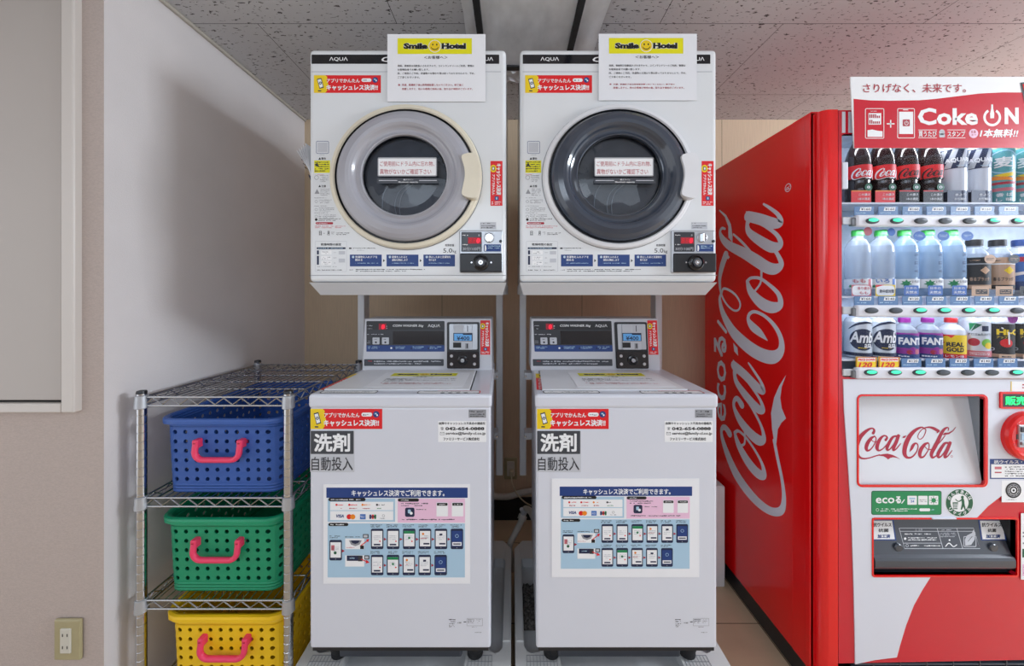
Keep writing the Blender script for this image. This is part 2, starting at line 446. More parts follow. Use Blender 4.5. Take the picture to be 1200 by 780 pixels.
SCRIPT_POLYS = [
 [(430, 652), (470, 636), (520, 625), (600, 618), (690, 640), (760, 675), (828, 720), (760, 692), (700, 682), (650, 692), (608, 720), (575, 690), (530, 665), (470, 658)],
 [(880, 308), (932, 298), (906, 340), (858, 346)],
 [(1562, 290), (1600, 250), (1670, 248), (1740, 212), (1796, 148), (1802, 154), (1750, 226), (1680, 276), (1600, 292)],
 [(735, 296), (828, 296), (800, 350), (740, 330)],
 [(1640, 420), (1730, 418), (1704, 470), (1650, 450)],
 [(1508, 206), (1520, 214), (1472, 264), (1460, 244)],
]
def script(st, mat, h, tf, n=6, upto=None):
    for sk in SCRIPT:
        if upto and min(p[0] for p in sk) > upto: continue
        st.stroke(sk, mat, h, n, tf)
    for pl in SCRIPT_POLYS:
        if upto and min(p[0] for p in pl) > upto: continue
        h += 0.055
        st.poly(lambda u, v: st.fm(*tf(u, v), (h + 0.8) * LH), pl, mat)

# ------------------------------------------------------------------ the room
WX = -1.15; YB = 2.035; YP = 1.034; ZC = 2.215
def plate(name, quads, mat, backing=None, back_mat='dark_gap', kind='structure'):
    b = MB()
    for q in quads: b.add(q, [(0, 1, 2, 3)], mat)
    if backing: b.add(backing, [(0, 1, 2, 3)], back_mat)
    return b.build(name, kind=kind)
qs = []
g = 0.0015
ys = [-3.2 + 0, YP]  # tiles laid from the camera side to the back wall
y = 1.392
ty = [y + 0.45 * i for i in range(-11, 2)]
for j in range(len(ty) - 1):
    for i in range(-6, 8):
        x0 = 0.485 + 0.45 * (i - 1); x1 = x0 + 0.45; a = ty[j]; b_ = min(ty[j + 1], YB)
        qs.append([(x0 + g, a + g, 0), (x1 - g, a + g, 0), (x1 - g, b_ - g, 0), (x0 + g, b_ - g, 0)])
qs.append([(-2.6, 1.842 + g, 0), (3.6, 1.842 + g, 0), (3.6, YB, 0), (-2.6, YB, 0)])
plate('floor', qs, 'floor_tile', [(-2.6, -3.6, -0.003), (3.7, -3.6, -0.003), (3.7, YB + 0.03, -0.003), (-2.6, YB + 0.03, -0.003)], 'grout')
qs = []; g = 0.001; TH = 0.468; TW = 0.94
for j in range(-10, 3):
    y0 = 1.312 + TH * j; y1 = min(y0 + TH, YB)
    if y0 >= YB: continue
    xo = -0.412 if (j % 2) else 0.03
    for i in range(-3, 5):
        x0 = xo + TW * i; x1 = x0 + TW
        if y1 > YP: x0 = max(x0, WX)
        if x1 <= x0: continue
        qs.append([(x0 + g, y0 + g, ZC), (x0 + g, y1 - g, ZC), (x1 - g, y1 - g, ZC), (x1 - g, y0 + g, ZC)])
plate('ceiling', qs, 'ceiling_tile', [(-2.9, -3.6, ZC + 0.004), (-2.9, YB + 0.03, ZC + 0.004), (4.2, YB + 0.03, ZC + 0.004), (4.2, -3.6, ZC + 0.004)])
qs = []
xs = [WX - 0.001, -0.388, 0.388, 1.164, 1.94, 2.716, 3.6]
for a, b_ in zip(xs, xs[1:]):
    qs.append([(a + g, YB, 0), (b_ - g, YB, 0), (b_ - g, YB, ZC), (a + g, YB, ZC)])
plate('wall_back', qs, 'wallpaper_tan', [(WX, YB + 0.006, 0), (3.6, YB + 0.006, 0), (3.6, YB + 0.006, ZC), (WX, YB + 0.006, ZC)])
plate('wall_left', [[(WX, YP, 0), (WX, YB, 0), (WX, YB, ZC), (WX, YP, ZC)]], 'wallpaper_white')
plate('wall_left_front', [[(-2.6, YP, 0), (WX, YP, 0), (WX, YP, ZC), (-2.6, YP, ZC)]], 'wallpaper_beige')
plate('wall_front', [[(4.2, -3.3, 0), (-2.6, -3.3, 0), (-2.6, -3.3, ZC), (4.2, -3.3, ZC)]], 'wallpaper_white')
b = MB(); b.box(WX, WX + 0.012, YP, YB, ZC - 0.012, ZC, 'moulding', 0.003)
b.build('trim_1', kind='structure')
b = MB(); b.box(WX, 3.6, YB - 0.010, YB, 0.0, 0.125, 'skirting', 0.002)
b.build('baseboard_back', kind='structure')

# beige metal hatch on the near left wall
k = YP / F
def HX(px): return (px - 600) * k
def HZ(py): return CZ - (py - 344) * k
t = thing('wall_hatch', 'beige metal wall hatch in a raised frame at the left edge', 'hatch', (HX(20), YP, HZ(481)))
fr = MB()
x1, z0 = HX(96), HZ(481); xl = HX(-90); zt = ZC - 0.02
for (a, b_, c, d) in ((xl + 0.036, x1 - 0.036, z0, z0 + 0.026), (xl + 0.036, x1 - 0.036, zt - 0.026, zt), (x1 - 0.036, x1, z0, zt), (xl, xl + 0.036, z0, zt)):
    fr.box(a, b_, YP - 0.02, YP + 0.004, c, d, 'hatch_trim', 0.004)
fr.build('frame', t)
d = MB(); d.box(xl + 0.04, x1 - 0.043, YP - 0.012, YP + 0.004, z0 + 0.033, zt - 0.033, 'hatch_paint', 0.002)
d.build('door', t)
s = MB(); s.box(xl + 0.03, x1 - 0.03, YP - 0.003, YP + 0.003, z0 + 0.02, zt - 0.02, 'dark_gap')
s.build('shadow_gap', t)

# power outlet
t = thing('power_outlet', 'olive-beige power outlet low on the near left wall', 'outlet', P(83.5, 770, YP))
x0, x1, z0, z1 = HX(67.5), HX(98.5), HZ(770), HZ(722.5)
b = MB(); b.box(x0, x1, YP - 0.010, YP, z0, z1, 'outlet_plate', 0.005, 3); b.build('plate', t)
xm, zm = (x0 + x1) / 2 - 0.001, (z0 + z1) / 2
b = MB(); b.box(xm - 0.0145, xm + 0.0145, YP - 0.013, YP - 0.008, zm - 0.034, zm + 0.034, 'outlet_insert', 0.0015)
o = b.build('socket_insert', t)
for dz in (0.017, -0.017):
    for dx in (-0.0065, 0.0065):
        b = MB(); b.box(xm + dx - 0.0011, xm + dx + 0.0011, YP - 0.0135, YP - 0.012, zm + dz - 0.004, zm + dz + 0.004, 'p_black'); b.build('slot', o)

# ------------------------------------------------------------------ chrome wire shelf
XL, XR, YF, YK = -1.085, -0.655, 1.075, 1.566
DECKS = [0.9475, 0.6525, 0.3525, 0.062]
t = thing('wire_shelf', 'chrome wire shelving unit holding three plastic baskets by the left wall', 'shelf', ((XL + XR) / 2, (YF + YK) / 2, 0))
for (x, y) in ((XL, YF), (XR, YF), (XL, YK), (XR, YK)):
    b = MB(); prof = [(0.0125, 0.012)]
    z = 0.03
    while z < 0.955:
        prof += [(0.0125, z), (0.0117, z + 0.001), (0.0117, z + 0.003), (0.0125, z + 0.004)]; z += 0.0254
    prof += [(0.0125, 0.958)]
    b.lathe(prof, (x, y, 0), 'chrome', 14); p = b.build('post', t)
    b = MB(); b.lathe([(0.0125, 0.958), (0.013, 0.960), (0.0115, 0.966), (0.004, 0.968)], (x, y, 0), 'black_plastic', 14); b.build('cap', p)
    b = MB(); b.lathe([(0.016, 0.0), (0.018, 0.004), (0.018, 0.010), (0.009, 0.014)], (x, y, 0), 'rubber', 14); b.build('foot', p)
for z in DECKS:
    b = MB()
    def side(p, q):
        p = Vector(p); q = Vector(q); d = (q - p); L = d.length; n = max(3, round(L / 0.0275))
        for dz, r in ((0, 0.0031), (-0.025, 0.0031)):
            b.tube([p + Vector((0, 0, dz)), q + Vector((0, 0, dz))], r, 'chrome_wire', 6)
        pts = []
        for i in range(n + 1):
            a = 0.02 + 0.96 * i / n
            pts.append(p + d * a + Vector((0, 0, -0.003 if i % 2 else -0.022)))
        b.tube(pts, 0.0022, 'chrome_wire', 5, smooth=False)
    side((XL, YF, z), (XR, YF, z)); side((XL, YK, z), (XR, YK, z)); side((XL, YF, z), (XL, YK, z)); side((XR, YF, z), (XR, YK, z))
    n = 19
    for i in range(1, n):
        x = XL + (XR - XL) * i / n
        b.tube([(x, YF, z + 0.002), (x, YK, z + 0.002)], 0.0015, 'chrome_wire', 5)
    for a in (0.2, 0.4, 0.6, 0.8):
        y = YF + (YK - YF) * a
        b.tube([(XL, y, z - 0.002), (XR, y, z - 0.002)], 0.0026, 'chrome_wire', 6)
    o = b.build('shelf_deck', t)
    for (x, y) in ((XL, YF), (XR, YF), (XL, YK), (XR, YK)):
        c = MB(); c.lathe([(0.0140, -0.033), (0.0172, -0.031), (0.0155, 0.004), (0.0130, 0.006)], (x, y, z), 'silver', 14, cap0=False, cap1=False)
        c.build('collar', o)

# ------------------------------------------------------------------ perforated laundry baskets
def basket(x0, x1, yf, z0, h, mat, hx, label, length=0.44):
    cx, cy = (x0 + x1) / 2, yf + length / 2
    t = thing('laundry_basket', label, 'basket', (cx, cy, z0), 'baskets on the wire shelf')
    bx, by, r0 = (x1 - x0) / 2, length / 2, 0.035
    flare = 0.009
    per = 4 * (bx + by) - 8 * r0 + 2 * PI * r0
    def outline(s, grow):
        """point at arc length s (front left corner first) of the rounded rectangle"""
        a, c, r = bx + grow, by + grow, r0 + grow
        segs = [2 * bx - 2 * r0, PI * r0 / 2, 2 * by - 2 * r0, PI * r0 / 2] * 2
        s = s % per; k = 0
        while s > segs[k]: s -= segs[k]; k += 1
        if k == 0: p = (-a + r + s, -c)
        elif k == 1: q = s / r0; p = (a - r + r * math.sin(q), -c + r - r * math.cos(q))
        elif k == 2: p = (a, -c + r + s)
        elif k == 3: q = s / r0; p = (a - r + r * math.cos(q), c - r + r * math.sin(q))
        elif k == 4: p = (a - r - s, c)
        elif k == 5: q = s / r0; p = (-a + r - r * math.sin(q), c - r + r * math.cos(q))
        elif k == 6: p = (-a, c - r - s)
        else: q = s / r0; p = (-a + r - r * math.cos(q), -c + r - r * math.sin(q))
        return (cx + p[0], cy + p[1])
    def pt(s, zz):
        g = flare * (zz / h - 0.0)
        rid = 0.0004 * math.sin(zz / 0.0285 * 2 * PI)
        q = outline(s, g + rid - 0.0)
        return (q[0], q[1], z0 + zz)
    b = MB(); nc = round(per / 0.0305); cw = per / nc; zr = 0.026; ph = 0.0285; rad = 0.0064
    s0 = ((2 * bx - 2 * r0) % cw) / 2
    nz = 6
    for i in range(nc):
        for j in range(nz):
            cs, cz = s0 + (i + 0.5) * cw, zr + (j + 0.5) * ph
            vs = []
            for q in range(16):
                a = 2 * PI * q / 16; c, d = math.cos(a), math.sin(a)
                m = max(abs(c), abs(d))
                vs.append(pt(cs + c / m * cw / 2, cz + d / m * ph / 2))
            for q in range(16):
                a = 2 * PI * q / 16
                vs.append(pt(cs + rad * math.cos(a), cz + rad * math.sin(a)))
            b.add(vs, [(q, (q + 1) % 16, 16 + (q + 1) % 16, 16 + q) for q in range(16)], mat, False)
    n2 = nc * 2
    zt = zr + nz * ph
    for lev in (((0.0, zr)), ((zt, h))):
        za, zb = lev; steps = 3
        for k in range(steps):
            A = [pt(s0 + i * per / n2, za + (zb - za) * k / steps) for i in range(n2)]
            B = [pt(s0 + i * per / n2, za + (zb - za) * (k + 1) / steps) for i in range(n2)]
            b.add(A + B, [(i, (i + 1) % n2, n2 + (i + 1) % n2, n2 + i) for i in range(n2)], mat, True)
    b.add([pt(s0 + i * per / n2, 0.002) for i in range(n2)], [tuple(range(n2))[::-1]], mat)
    o = b.build('body', t)
    md = o.modifiers.new('thickness', 'SOLIDIFY'); md.thickness = 0.0026; md.offset = -1
    # rolled rim
    r = MB(); prof = [(flare - 0.002, h - 0.004), (flare, h + 0.002), (flare + 0.006, h + 0.004), (flare + 0.013, h + 0.002), (flare + 0.015, h - 0.004), (flare + 0.0145, h - 0.012), (flare + 0.0115, h - 0.0125), (flare + 0.010, h - 0.006), (flare + 0.001, h - 0.006)]
    rings = [[(*outline(s0 + i * per / n2, gq), z0 + zq) for i in range(n2)] for gq, zq in prof]
    for A, B in zip(rings, rings[1:]):
        r.add(A + B, [(i, (i + 1) % n2, n2 + (i + 1) % n2, n2 + i) for i in range(n2)], mat, True)
    r.build('rim', t)
    # pink swing handle with its two lugs, at both short ends
    for sgn in (-1, 1):
        zc = z0 + h * 0.69; yy = (cy - by - 0.018) if sgn < 0 else (cy + by + 0.018)
        hxx = hx if sgn < 0 else cx
        hb = MB(); W = 0.065; D = 0.046; rc = 0.024
        path = [(hxx - W, yy, zc + 0.004)]
        path += [(hxx - W, yy + sgn * 0.004, zc - D + rc + 0.012)]
        for i in range(7):
            a = PI + (PI / 2) * i / 6; path.append((hxx - W + rc + rc * math.cos(a), yy + sgn * 0.006, zc - D + rc + rc * math.sin(a)))
        for i in range(7):
            a = 1.5 * PI + (PI / 2) * i / 6; path.append((hxx + W - rc + rc * math.cos(a), yy + sgn * 0.006, zc - D + rc + rc * math.sin(a)))
        path += [(hxx + W, yy + sgn * 0.004, zc - D + rc + 0.012), (hxx + W, yy, zc + 0.004)]
        hb.tube(path, 0.0082, 'handle_pink', 10)
        for q in (-1, 1):
            hb.box(hxx + q * W - 0.0085, hxx + q * W + 0.0085, min(yy - 0.008, yy + 0.024 * -sgn), max(yy + 0.008, yy + 0.024 * -sgn), zc - 0.014, zc + 0.012, 'handle_pink', 0.004)
            hb.box(hxx + q * W - 0.003, hxx + q * W + 0.003, yy + sgn * 0.0075, yy + sgn * 0.0090, zc - 0.012, zc + 0.004, 'p_dred')
        hb.build('handle', t, label='bright pink swing handle')
    return t
kb = 1.10 / F
basket(-1.034, -0.694, 1.098, DECKS[0 + 1] + 0.004, 0.222, 'basket_blue', (254.5 - 600) * 1.075 / F, 'blue perforated laundry basket with pink handle on the upper shelf')
basket(-1.036, -0.700, 1.104, DECKS[2] + 0.004, 0.226, 'basket_green', (252 - 600) * 1.08 / F, 'green perforated laundry basket with pink handle on the middle shelf')
basket(-1.020, -0.686, 1.100, DECKS[3] + 0.004, 0.232, 'basket_yellow', (260 - 600) * 1.075 / F, 'yellow perforated laundry basket with pink handle on the lowest shelf')

# ------------------------------------------------------------------ raised drain pans under the washers
def pan(label):
    t = thing('drain_pan', label, 'drain pan', (-0.32, 1.31, 0), 'drain pans under the washers')
    z = 0.16; x0, x1, y0, y1 = -0.634, -0.003, 1.0, 1.62
    out = [(x0, y0 + 0.02), (x0 + 0.02, y0), (x1 - 0.02, y0), (x1, y0 + 0.02), (x1, y1 - 0.05), (x1 - 0.035, y1), (x0 + 0.035, y1), (x0, y1 - 0.05)]
    def gut(xa, xb): return [(xa, 1.135), (xa + 0.008, 1.120), (xa + 0.022, 1.113), (xb - 0.010, 1.118), (xb, 1.132), (xb, 1.50), (xb - 0.006, 1.51), (xa + 0.006, 1.51), (xa, 1.50)]
    holes = [gut(x0 + 0.028, x0 + 0.085), gut(x1 - 0.072, x1 - 0.026), [(-0.50, 1.02), (-0.14, 1.02), (-0.14, 1.48), (-0.50, 1.48)]]
    b = MB()
    b.poly(lambda u, v: (u, v, z), out, 'pan_white', holes)
    k = len(out); b.add([(p[0], p[1], 0) for p in out] + [(p[0], p[1], z) for p in out], [(i, (i + 1) % k, k + (i + 1) % k, k + i) for i in range(k)], 'pan_white')
    for q in (( x1 - 0.026, x1 - 0.0035), (x0 + 0.0035, x0 + 0.026)):   # step on the outer rim
        b.box(q[0], q[1], 1.15, y1 - 0.06, z - 0.001, z + 0.004, 'pan_white', 0.0015)
    b.build('tray', t)
    r = MB()
    for h, dz in zip(holes, (0.035, 0.035, 0.03)):
        k = len(h)
        r.add([(p[0], p[1], z - dz) for p in h] + [(p[0], p[1], z) for p in h], [(i, k + i, k + (i + 1) % k, (i + 1) % k) for i in range(k)], 'pan_recess')
        r.poly(lambda u, v: (u, v, z - dz), h, 'pan_recess')
    r.build('recess', t)
    for (xa, xb) in ((-0.60, -0.51), (-0.13, -0.06)):
        g = MB()
        n = round((xb - xa) / 0.0105)
        for i in range(n + 1):
            x = xa + (xb - xa) * i / n; g.box(x - 0.0006, x + 0.0006, 1.03, 1.106, z, z + 0.0012, 'p_grey')
        for i in range(5):
            y = 1.03 + 0.076 * i / 4; g.box(xa, xb, y - 0.0006, y + 0.0006, z, z + 0.0012, 'p_grey')
        g.build('foot_grid', t)
    return t
pan('white raised drain pan under the left washing machine, with a clean gutter')
SHIFT[0] = 0.644
pan('white raised drain pan under the right washing machine, with a lint-filled gutter')
SHIFT[0] = 0
# lint in the right-hand pan's left gutter
b = MB(); g = rnd
x0, x1 = 0.644 - 0.638 + 0.030, 0.644 - 0.638 + 0.083
nx, ny = 7, 40; vs = []
for j in range(ny + 1):
    for i in range(nx + 1):
        e = 0.0 if (i in (0, nx) or j in (0, ny)) else 1.0
        vs.append((x0 + (x1 - x0) * i / nx, 1.225 + 0.175 * j / ny, 0.1265 + e * (0.010 + 0.018 * g.random())))
b.add(vs, [(j * (nx + 1) + i, j * (nx + 1) + i + 1, (j + 1) * (nx + 1) + i + 1, (j + 1) * (nx + 1) + i) for j in range(ny) for i in range(nx)], 'lint')
b.build('lint', loc=((x0 + x1) / 2, 1.29, 0.125), label='dark grey lint lying in the gutter left of the right washer', cat='lint', kind='stuff')

# ------------------------------------------------------------------ printed matter shared by the machines
def app_sticker(s, u0, v0, u1, v1):
    """red and yellow wide sticker"""
    W, H = u1 - u0, v1 - v0
    X = lambda a: u0 + a * W
    Y = lambda a: v0 + a * H
    s.rect(u0, v0, u1, v1, 'p_red', 1)
    s.pol([(X(0), Y(0)), (X(.17), Y(0)), (X(.20), Y(.10)), (X(.19), Y(.3)), (X(.215), Y(.5)), (X(.19), Y(.75)), (X(.20), Y(.85)), (X(.17), Y(1)), (X(0), Y(1))], 'p_gold', 2)
    s.pol([(X(.045), Y(.22)), (X(.11), Y(.16)), (X(.15), Y(.70)), (X(.085), Y(.78))], 'p_navy', 3)
    s.pol([(X(.056), Y(.27)), (X(.105), Y(.22)), (X(.138), Y(.66)), (X(.09), Y(.72))], 'p_white', 4)
    s.circ(X(.097), Y(.46), W * .022, 'p_navy', 5, 14); s.circ(X(.097), Y(.46), W * .010, 'p_white', 6, 10)
    s.rect(X(.06), Y(.86), X(.11), Y(.92), 'p_navy', 3)
    s.text('アプリでかんたん', X(.19), Y(.19), X(.685), Y(.42), 'p_white', 2, .03)
    s.rr(X(.71), Y(.18), X(.86), Y(.38), H * .1, 'p_white', 2); s.micro(X(.73), Y(.22), X(.84), Y(.36), 1, 'p_grey', 3)
    s.circ(X(.915), Y(.27), H * .16, 'p_blue', 2, 16); s.rect(X(.895), Y(.2), X(.925), Y(.27), 'p_lblue', 3); s.rect(X(.92), Y(.27), X(.94), Y(.35), 'p_white', 3)
    s.text('キャッシュレス決済!!', X(.185), Y(.53), X(.955), Y(.86), 'p_white', 2, .045)
def app_sticker_tall(s, u0, v0, u1, v1):
    """the same message turned to read downwards"""
    W, H = u1 - u0, v1 - v0
    X = lambda a: u0 + a * W
    Y = lambda a: v0 + a * H
    s.rect(u0, v0, u1, v1, 'p_red', 1)
    s.circ(X(.24), Y(.17), W * .27, 'p_gold', 2, 14, rv=H * .085); s.rect(X(.12), Y(.13), X(.36), Y(.21), 'p_navy', 3); s.rect(X(.17), Y(.145), X(.31), Y(.195), 'p_white', 4)
    s.text('キャッシュレス決済', X(.48), Y(.06), X(.90), Y(.76), 'p_white', 2, .05, rot=1)
    s.text('アプリでかんたん', X(.14), Y(.30), X(.38), Y(.76), 'p_white', 2, .04, rot=1)
    s.rr(X(.35), Y(.79), X(.68), Y(.88), W * .06, 'p_blue', 2); s.rect(X(.45), Y(.81), X(.58), Y(.86), 'p_lblue', 3)
    s.micro(X(.1), Y(.90), X(.9), Y(.98), 2, 'p_white', 2)
def slab(s, txt, u0, v0, u1, v1, mat, h):
    s.text(txt, u0, v0, u1, v1, mat, h, .055)
def smile_print(s):
    """guest notice: 454..569 x 40..119"""
    s.rect(466, 45, 553, 63.3, 'p_yellow', 2)
    # heavy slab-serif lettering with a pale edge
    for m, h, e in (('p_white', 3, .13), ('p_black', 4, .06)):
        d = .35 if m == 'p_white' else 0
        s.text('Smile', 473 - d, 50.8 - d, 501.3 + d, 57.6 + d, m, h, e); s.text('Hotel', 517.6 - d, 50.8 - d, 546 + d, 57.6 + d, m, h, e)
    for (u, wd) in ((484.2, 3.2), (488.6, 3.2), (491.6, 3.2), (495.1, 3.2), (519.0, 3.2), (523.7, 3.2), (544.2, 3.4)):
        s.rect(u - wd / 2, 56.9, u + wd / 2, 57.6, 'p_black', 4)
    for (u, wd) in ((519.0, 3.2), (523.7, 3.2)): s.rect(u - wd / 2, 50.8, u + wd / 2, 51.5, 'p_black', 4)
    s.circ(509.6, 54.3, 7.4, 'p_white', 3, 24); s.circ(509.6, 54.3, 6.6, 'p_gold', 4, 24)
    s.circ(507.2, 52.6, .8, 'p_black', 5, 10, rv=1.2); s.circ(512, 52.6, .8, 'p_black', 5, 10, rv=1.2)
    s.stroke([(505.3, 55.6, .5), (507, 57.6, .9), (509.6, 58.3, 1.0), (512.3, 57.6, .9), (514, 55.4, .5)], 'p_black', 5)
    s.text('＜お客様へ＞', 497, 65.4, 524.5, 69.2, 'p_black', 2, .012)
    for txt, a, b_, v, m in (('洗剤、柔軟剤は自動投入されますので、コインランドリーのご利用、管理は', 466, 555.6, 77.3, 'p_ink'),
                            ('お客様自身でお願い致します。', 466, 503, 81.7, 'p_ink'),
                            ('尚、ご使用のご予約、洗濯物のお預かり等は承っておりませんので、予め、', 466, 556.5, 86.1, 'p_ink'),
                            ('ご了承くださいませ。', 466, 492, 90.7, 'p_ink'),
                            ('※', 466.5, 469, 99.6, 'p_dred'),
                            ('洗濯、乾燥終了後は長時間放置しないでください。終了後に', 471, 543, 99.6, 'p_dred'),
                            ('放置しますと、他のお客様ご使用の為、取り出す場合がございます。', 471, 554, 104.3, 'p_dred')):
        s.text(txt, a, v - 1.25, b_, v + 1.25, m, 2, 0.01, res=1)
def sheet(name, fm, u0, v0, u1, v1, label, cat, loc, mat='paper', group=None, draw=None):
    s = ST(fm)
    s.prism(lambda u, v, h: fm(u, v, h), [(u0, v0), (u1, v0), (u1, v1), (u0, v1)], -0.0006, 0.0002, mat)
    if draw: draw(s)
    return s.build(name, loc=loc, label=label, cat=cat, group=group)

def cashless_print(mp):
    """payment poster; mp maps the left poster's pixels onto this copy"""
    def draw(s):
        f0 = s.fm; s.fm = lambda u, v, h=0: f0(*mp(u, v), h)
        s.rect(382.5, 571, 548, 583, 'p_blue', 1)
        s.text('キャッシュレス決済でご利用できます。', 412, 573.6, 521, 581.2, 'p_white', 2, .03)
        s.rect(384, 584, 463, 611, 'p_lblue', 1); s.rect(387, 587.5, 461, 597.5, 'p_white', 2); s.rect(387, 598.3, 461, 609, 'p_white', 2)
        s.rr(385, 582.8, 428.5, 586.8, 2, 'p_black', 3); s.micro(388, 583.6, 425, 586.2, 1, 'p_white', 4)
        for u, m in ((394.5, 'p_red'), (409.5, 'p_red'), (425, 'p_orange'), (442, 'p_ink')):
            s.circ(u, 591, 1.3, m, 3, 10); s.micro(u + 1.6, 589.8, u + 10, 592.2, 1, m, 3)
            s.micro(u, 594, u + 9, 596.4, 1, 'p_dred' if m != 'p_ink' else 'p_green', 3)
        s.text('VISA', 394, 602.3, 403.3, 606, 'p_blue', 3, .04, shear=.2)
        s.circ(409.3, 605, 3, 'p_red', 3, 16); s.circ(413.6, 605, 3, 'p_orange', 4, 16)
        s.rect(422, 602, 428.6, 608, 'p_mblue', 3); s.micro(422.6, 603.5, 428, 606.5, 2, 'p_white', 4)
        s.rr(433, 602.4, 435.4, 607.6, .8, 'p_blue', 3); s.rr(435.8, 602.4, 438.2, 607.6, .8, 'p_red', 3); s.rr(438.6, 602.4, 441, 607.6, .8, 'p_green', 3); s.rect(433, 604.2, 441, 605.6, 'p_ink', 4)
        s.ring(449.5, 603.8, 1.6, 1.2, 'p_grey', 3, 14); s.micro(445.5, 606, 453.5, 608, 1, 'p_grey', 3)
        s.rect(466, 584, 545, 612, 'p_pink', 1); s.rr(466.3, 583.6, 491, 587.4, 2, 'p_black', 2); s.micro(470, 584.4, 483, 586.6, 1, 'p_white', 3)
        s.micro(470, 588.3, 503, 593.4, 2, 'p_ink', 2); s.rr(474.8, 594.4, 485.8, 605.2, 2, 'p_navy', 2); s.rr(478, 596.5, 481.5, 601, .8, 'p_lblue', 3); s.circ(482, 600.8, 1.8, 'p_white', 4, 10)
        s.micro(488, 595.6, 505, 597.6, 1, 'p_ink', 2); s.micro(471, 607, 534, 609.6, 1, 'p_ink', 2, rag=False)
        for u in (511.5, 529.5):
            s.rr(u, 588.3, u + 13.5, 604.6, .8, 'p_white', 2); s.rr(u + .6, 588.8, u + 13, 592, .8, 'p_black', 3); s.micro(u + 3, 589.6, u + 12, 591.4, 1, 'p_white', 4)
        s.rect(384, 613, 544.8, 676.2, 'p_lblue', 1)
        s.rr(385, 612.2, 408.3, 616, 2, 'p_black', 2); s.micro(387.5, 613, 405, 615.4, 1, 'p_white', 3)
        def phone(u, v, kind):
            s.rr(u, v, u + 14.6, v + 24, 1.8, 'p_navy', 2); m = 'p_blue' if kind == 4 else 'p_white'
            s.rect(u + 1.2, v + 2.6, u + 13.4, v + 20.6, m, 3); s.circ(u + 7.3, v + 22.3, .6, 'p_grey', 3, 8)
            if kind == 4:
                s.ring(u + 7.3, v + 8.4, 2.1, 1.6, 'p_lblue', 4, 12); s.rect(u + 1.8, v + 15.6, u + 12.8, v + 19.8, 'p_white', 4); s.rect(u + 3, v + 17, u + 11.6, v + 18.4, 'p_navy', 5)
                return
            if kind == 2: s.rect(u + 1.2, v + 2.6, u + 13.4, v + 5.6, 'p_green', 4); s.circ(u + 7.3, v + 10.6, 1.4, 'p_green', 4, 10)
            if kind == 3: s.circ(u + 5, v + 6, 1.4, 'p_orange', 4, 8); s.micro(u + 2, v + 10, u + 10, v + 12.4, 1, 'p_pinkred', 4)
            if kind == 5: s.rect(u + 2.2, v + 6, u + 6, v + 12, 'p_pinkred', 4); s.circ(u + 6.8, v + 15, 1.8, 'p_dgreen', 4, 8)
            s.micro(u + 3, v + 7.4, u + 11.6, v + 13.5, 3, 'p_lgrey', 4)
            if kind in (1, 0, 2): s.circ(u + 10.6, v + 14.6, .9, 'p_red', 4, 8)
            if kind in (0, 1): s.rect(u + 3.4, v + 17.6, u + 11, v + 19.4, 'p_navy', 4)
            if kind in (3, 6): s.rect(u + 5.4, v + 16.6, u + 12.4, v + 18.4, 'p_navy', 4)
            if kind == 6: s.rect(u + 5.6, v + 5.6, u + 9, v + 7.8, 'p_navy', 4)
        def arrow(u, v): s.pol([(u, v - 1.8), (u + 3.2, v), (u, v + 1.8)], 'p_dred', 3)
        for (u, kd) in ((434.8, 0), (453.5, 1), (472.3, 2), (490.9, 3), (509.5, 6), (528.2, 4)):
            phone(u, 619, kd); s.micro(u - .5, 613.8, u + 13, 617.8, 2, 'p_ink', 2)
            if u < 528: arrow(u + 15.2, 631.3)
        for (u, kd) in ((434.8, 0), (453.3, 2), (471.9, 3), (490.4, 6), (509.2, 4)):
            phone(u, 649.6, kd); s.micro(u - .5, 645, u + 13, 648.6, 2, 'p_ink', 2)
            if u < 509: arrow(u + 15.2, 661.8)
        phone(386.2, 632.2, 5); s.micro(386.5, 626.8, 399, 630.6, 2, 'p_ink', 2); arrow(401, 645)
        s.rect(404.6, 630.5, 427, 643, 'p_white', 2); s.micro(404.6, 627.6, 424, 629.8, 1, 'p_ink', 2)
        s.pol([(409, 632.6), (424, 632.6), (421.5, 637.5), (416.5, 639.4), (411.5, 637.5)], 'p_grey', 3); s.pol([(411, 632.6), (422, 632.6), (420, 635.6), (416.5, 636.8), (413, 635.6)], 'p_navy', 4)
        s.rect(422.2, 638.6, 426.6, 642.8, 'p_black', 3); s.micro(405, 640, 420, 642, 1, 'p_pinkred', 3)
        s.rect(404.6, 650.2, 427, 663.4, 'p_white', 2); s.rect(406.6, 650.4, 423, 656.6, 'p_navy', 3); s.micro(410, 652, 420, 655, 1, 'p_lblue', 4); s.rect(420, 650.4, 425, 657, 'p_ink', 4)
        s.rr(425.4, 625.4, 432, 630.2, .6, 'p_ink', 2); s.rect(426.4, 626.3, 430.8, 629.3, 'p_lgrey', 3); s.rr(427, 650.2, 433, 655, .6, 'p_ink', 2); s.rect(428, 651.2, 431.8, 654, 'p_lgrey', 3)
        s.stroke([(423.5, 638.5, 1.0), (430, 633.5, 1.0)], 'p_red', 4, sm=False); s.pol([(429, 631.5), (433, 630.8), (431.3, 635)], 'p_red', 4)
        s.stroke([(423.5, 654.5, 1.0), (430, 657.5, 1.0)], 'p_red', 4, sm=False); s.pol([(429.5, 655.2), (433.2, 658.6), (428.6, 659.6)], 'p_red', 4)
        s.fm = f0
    return draw

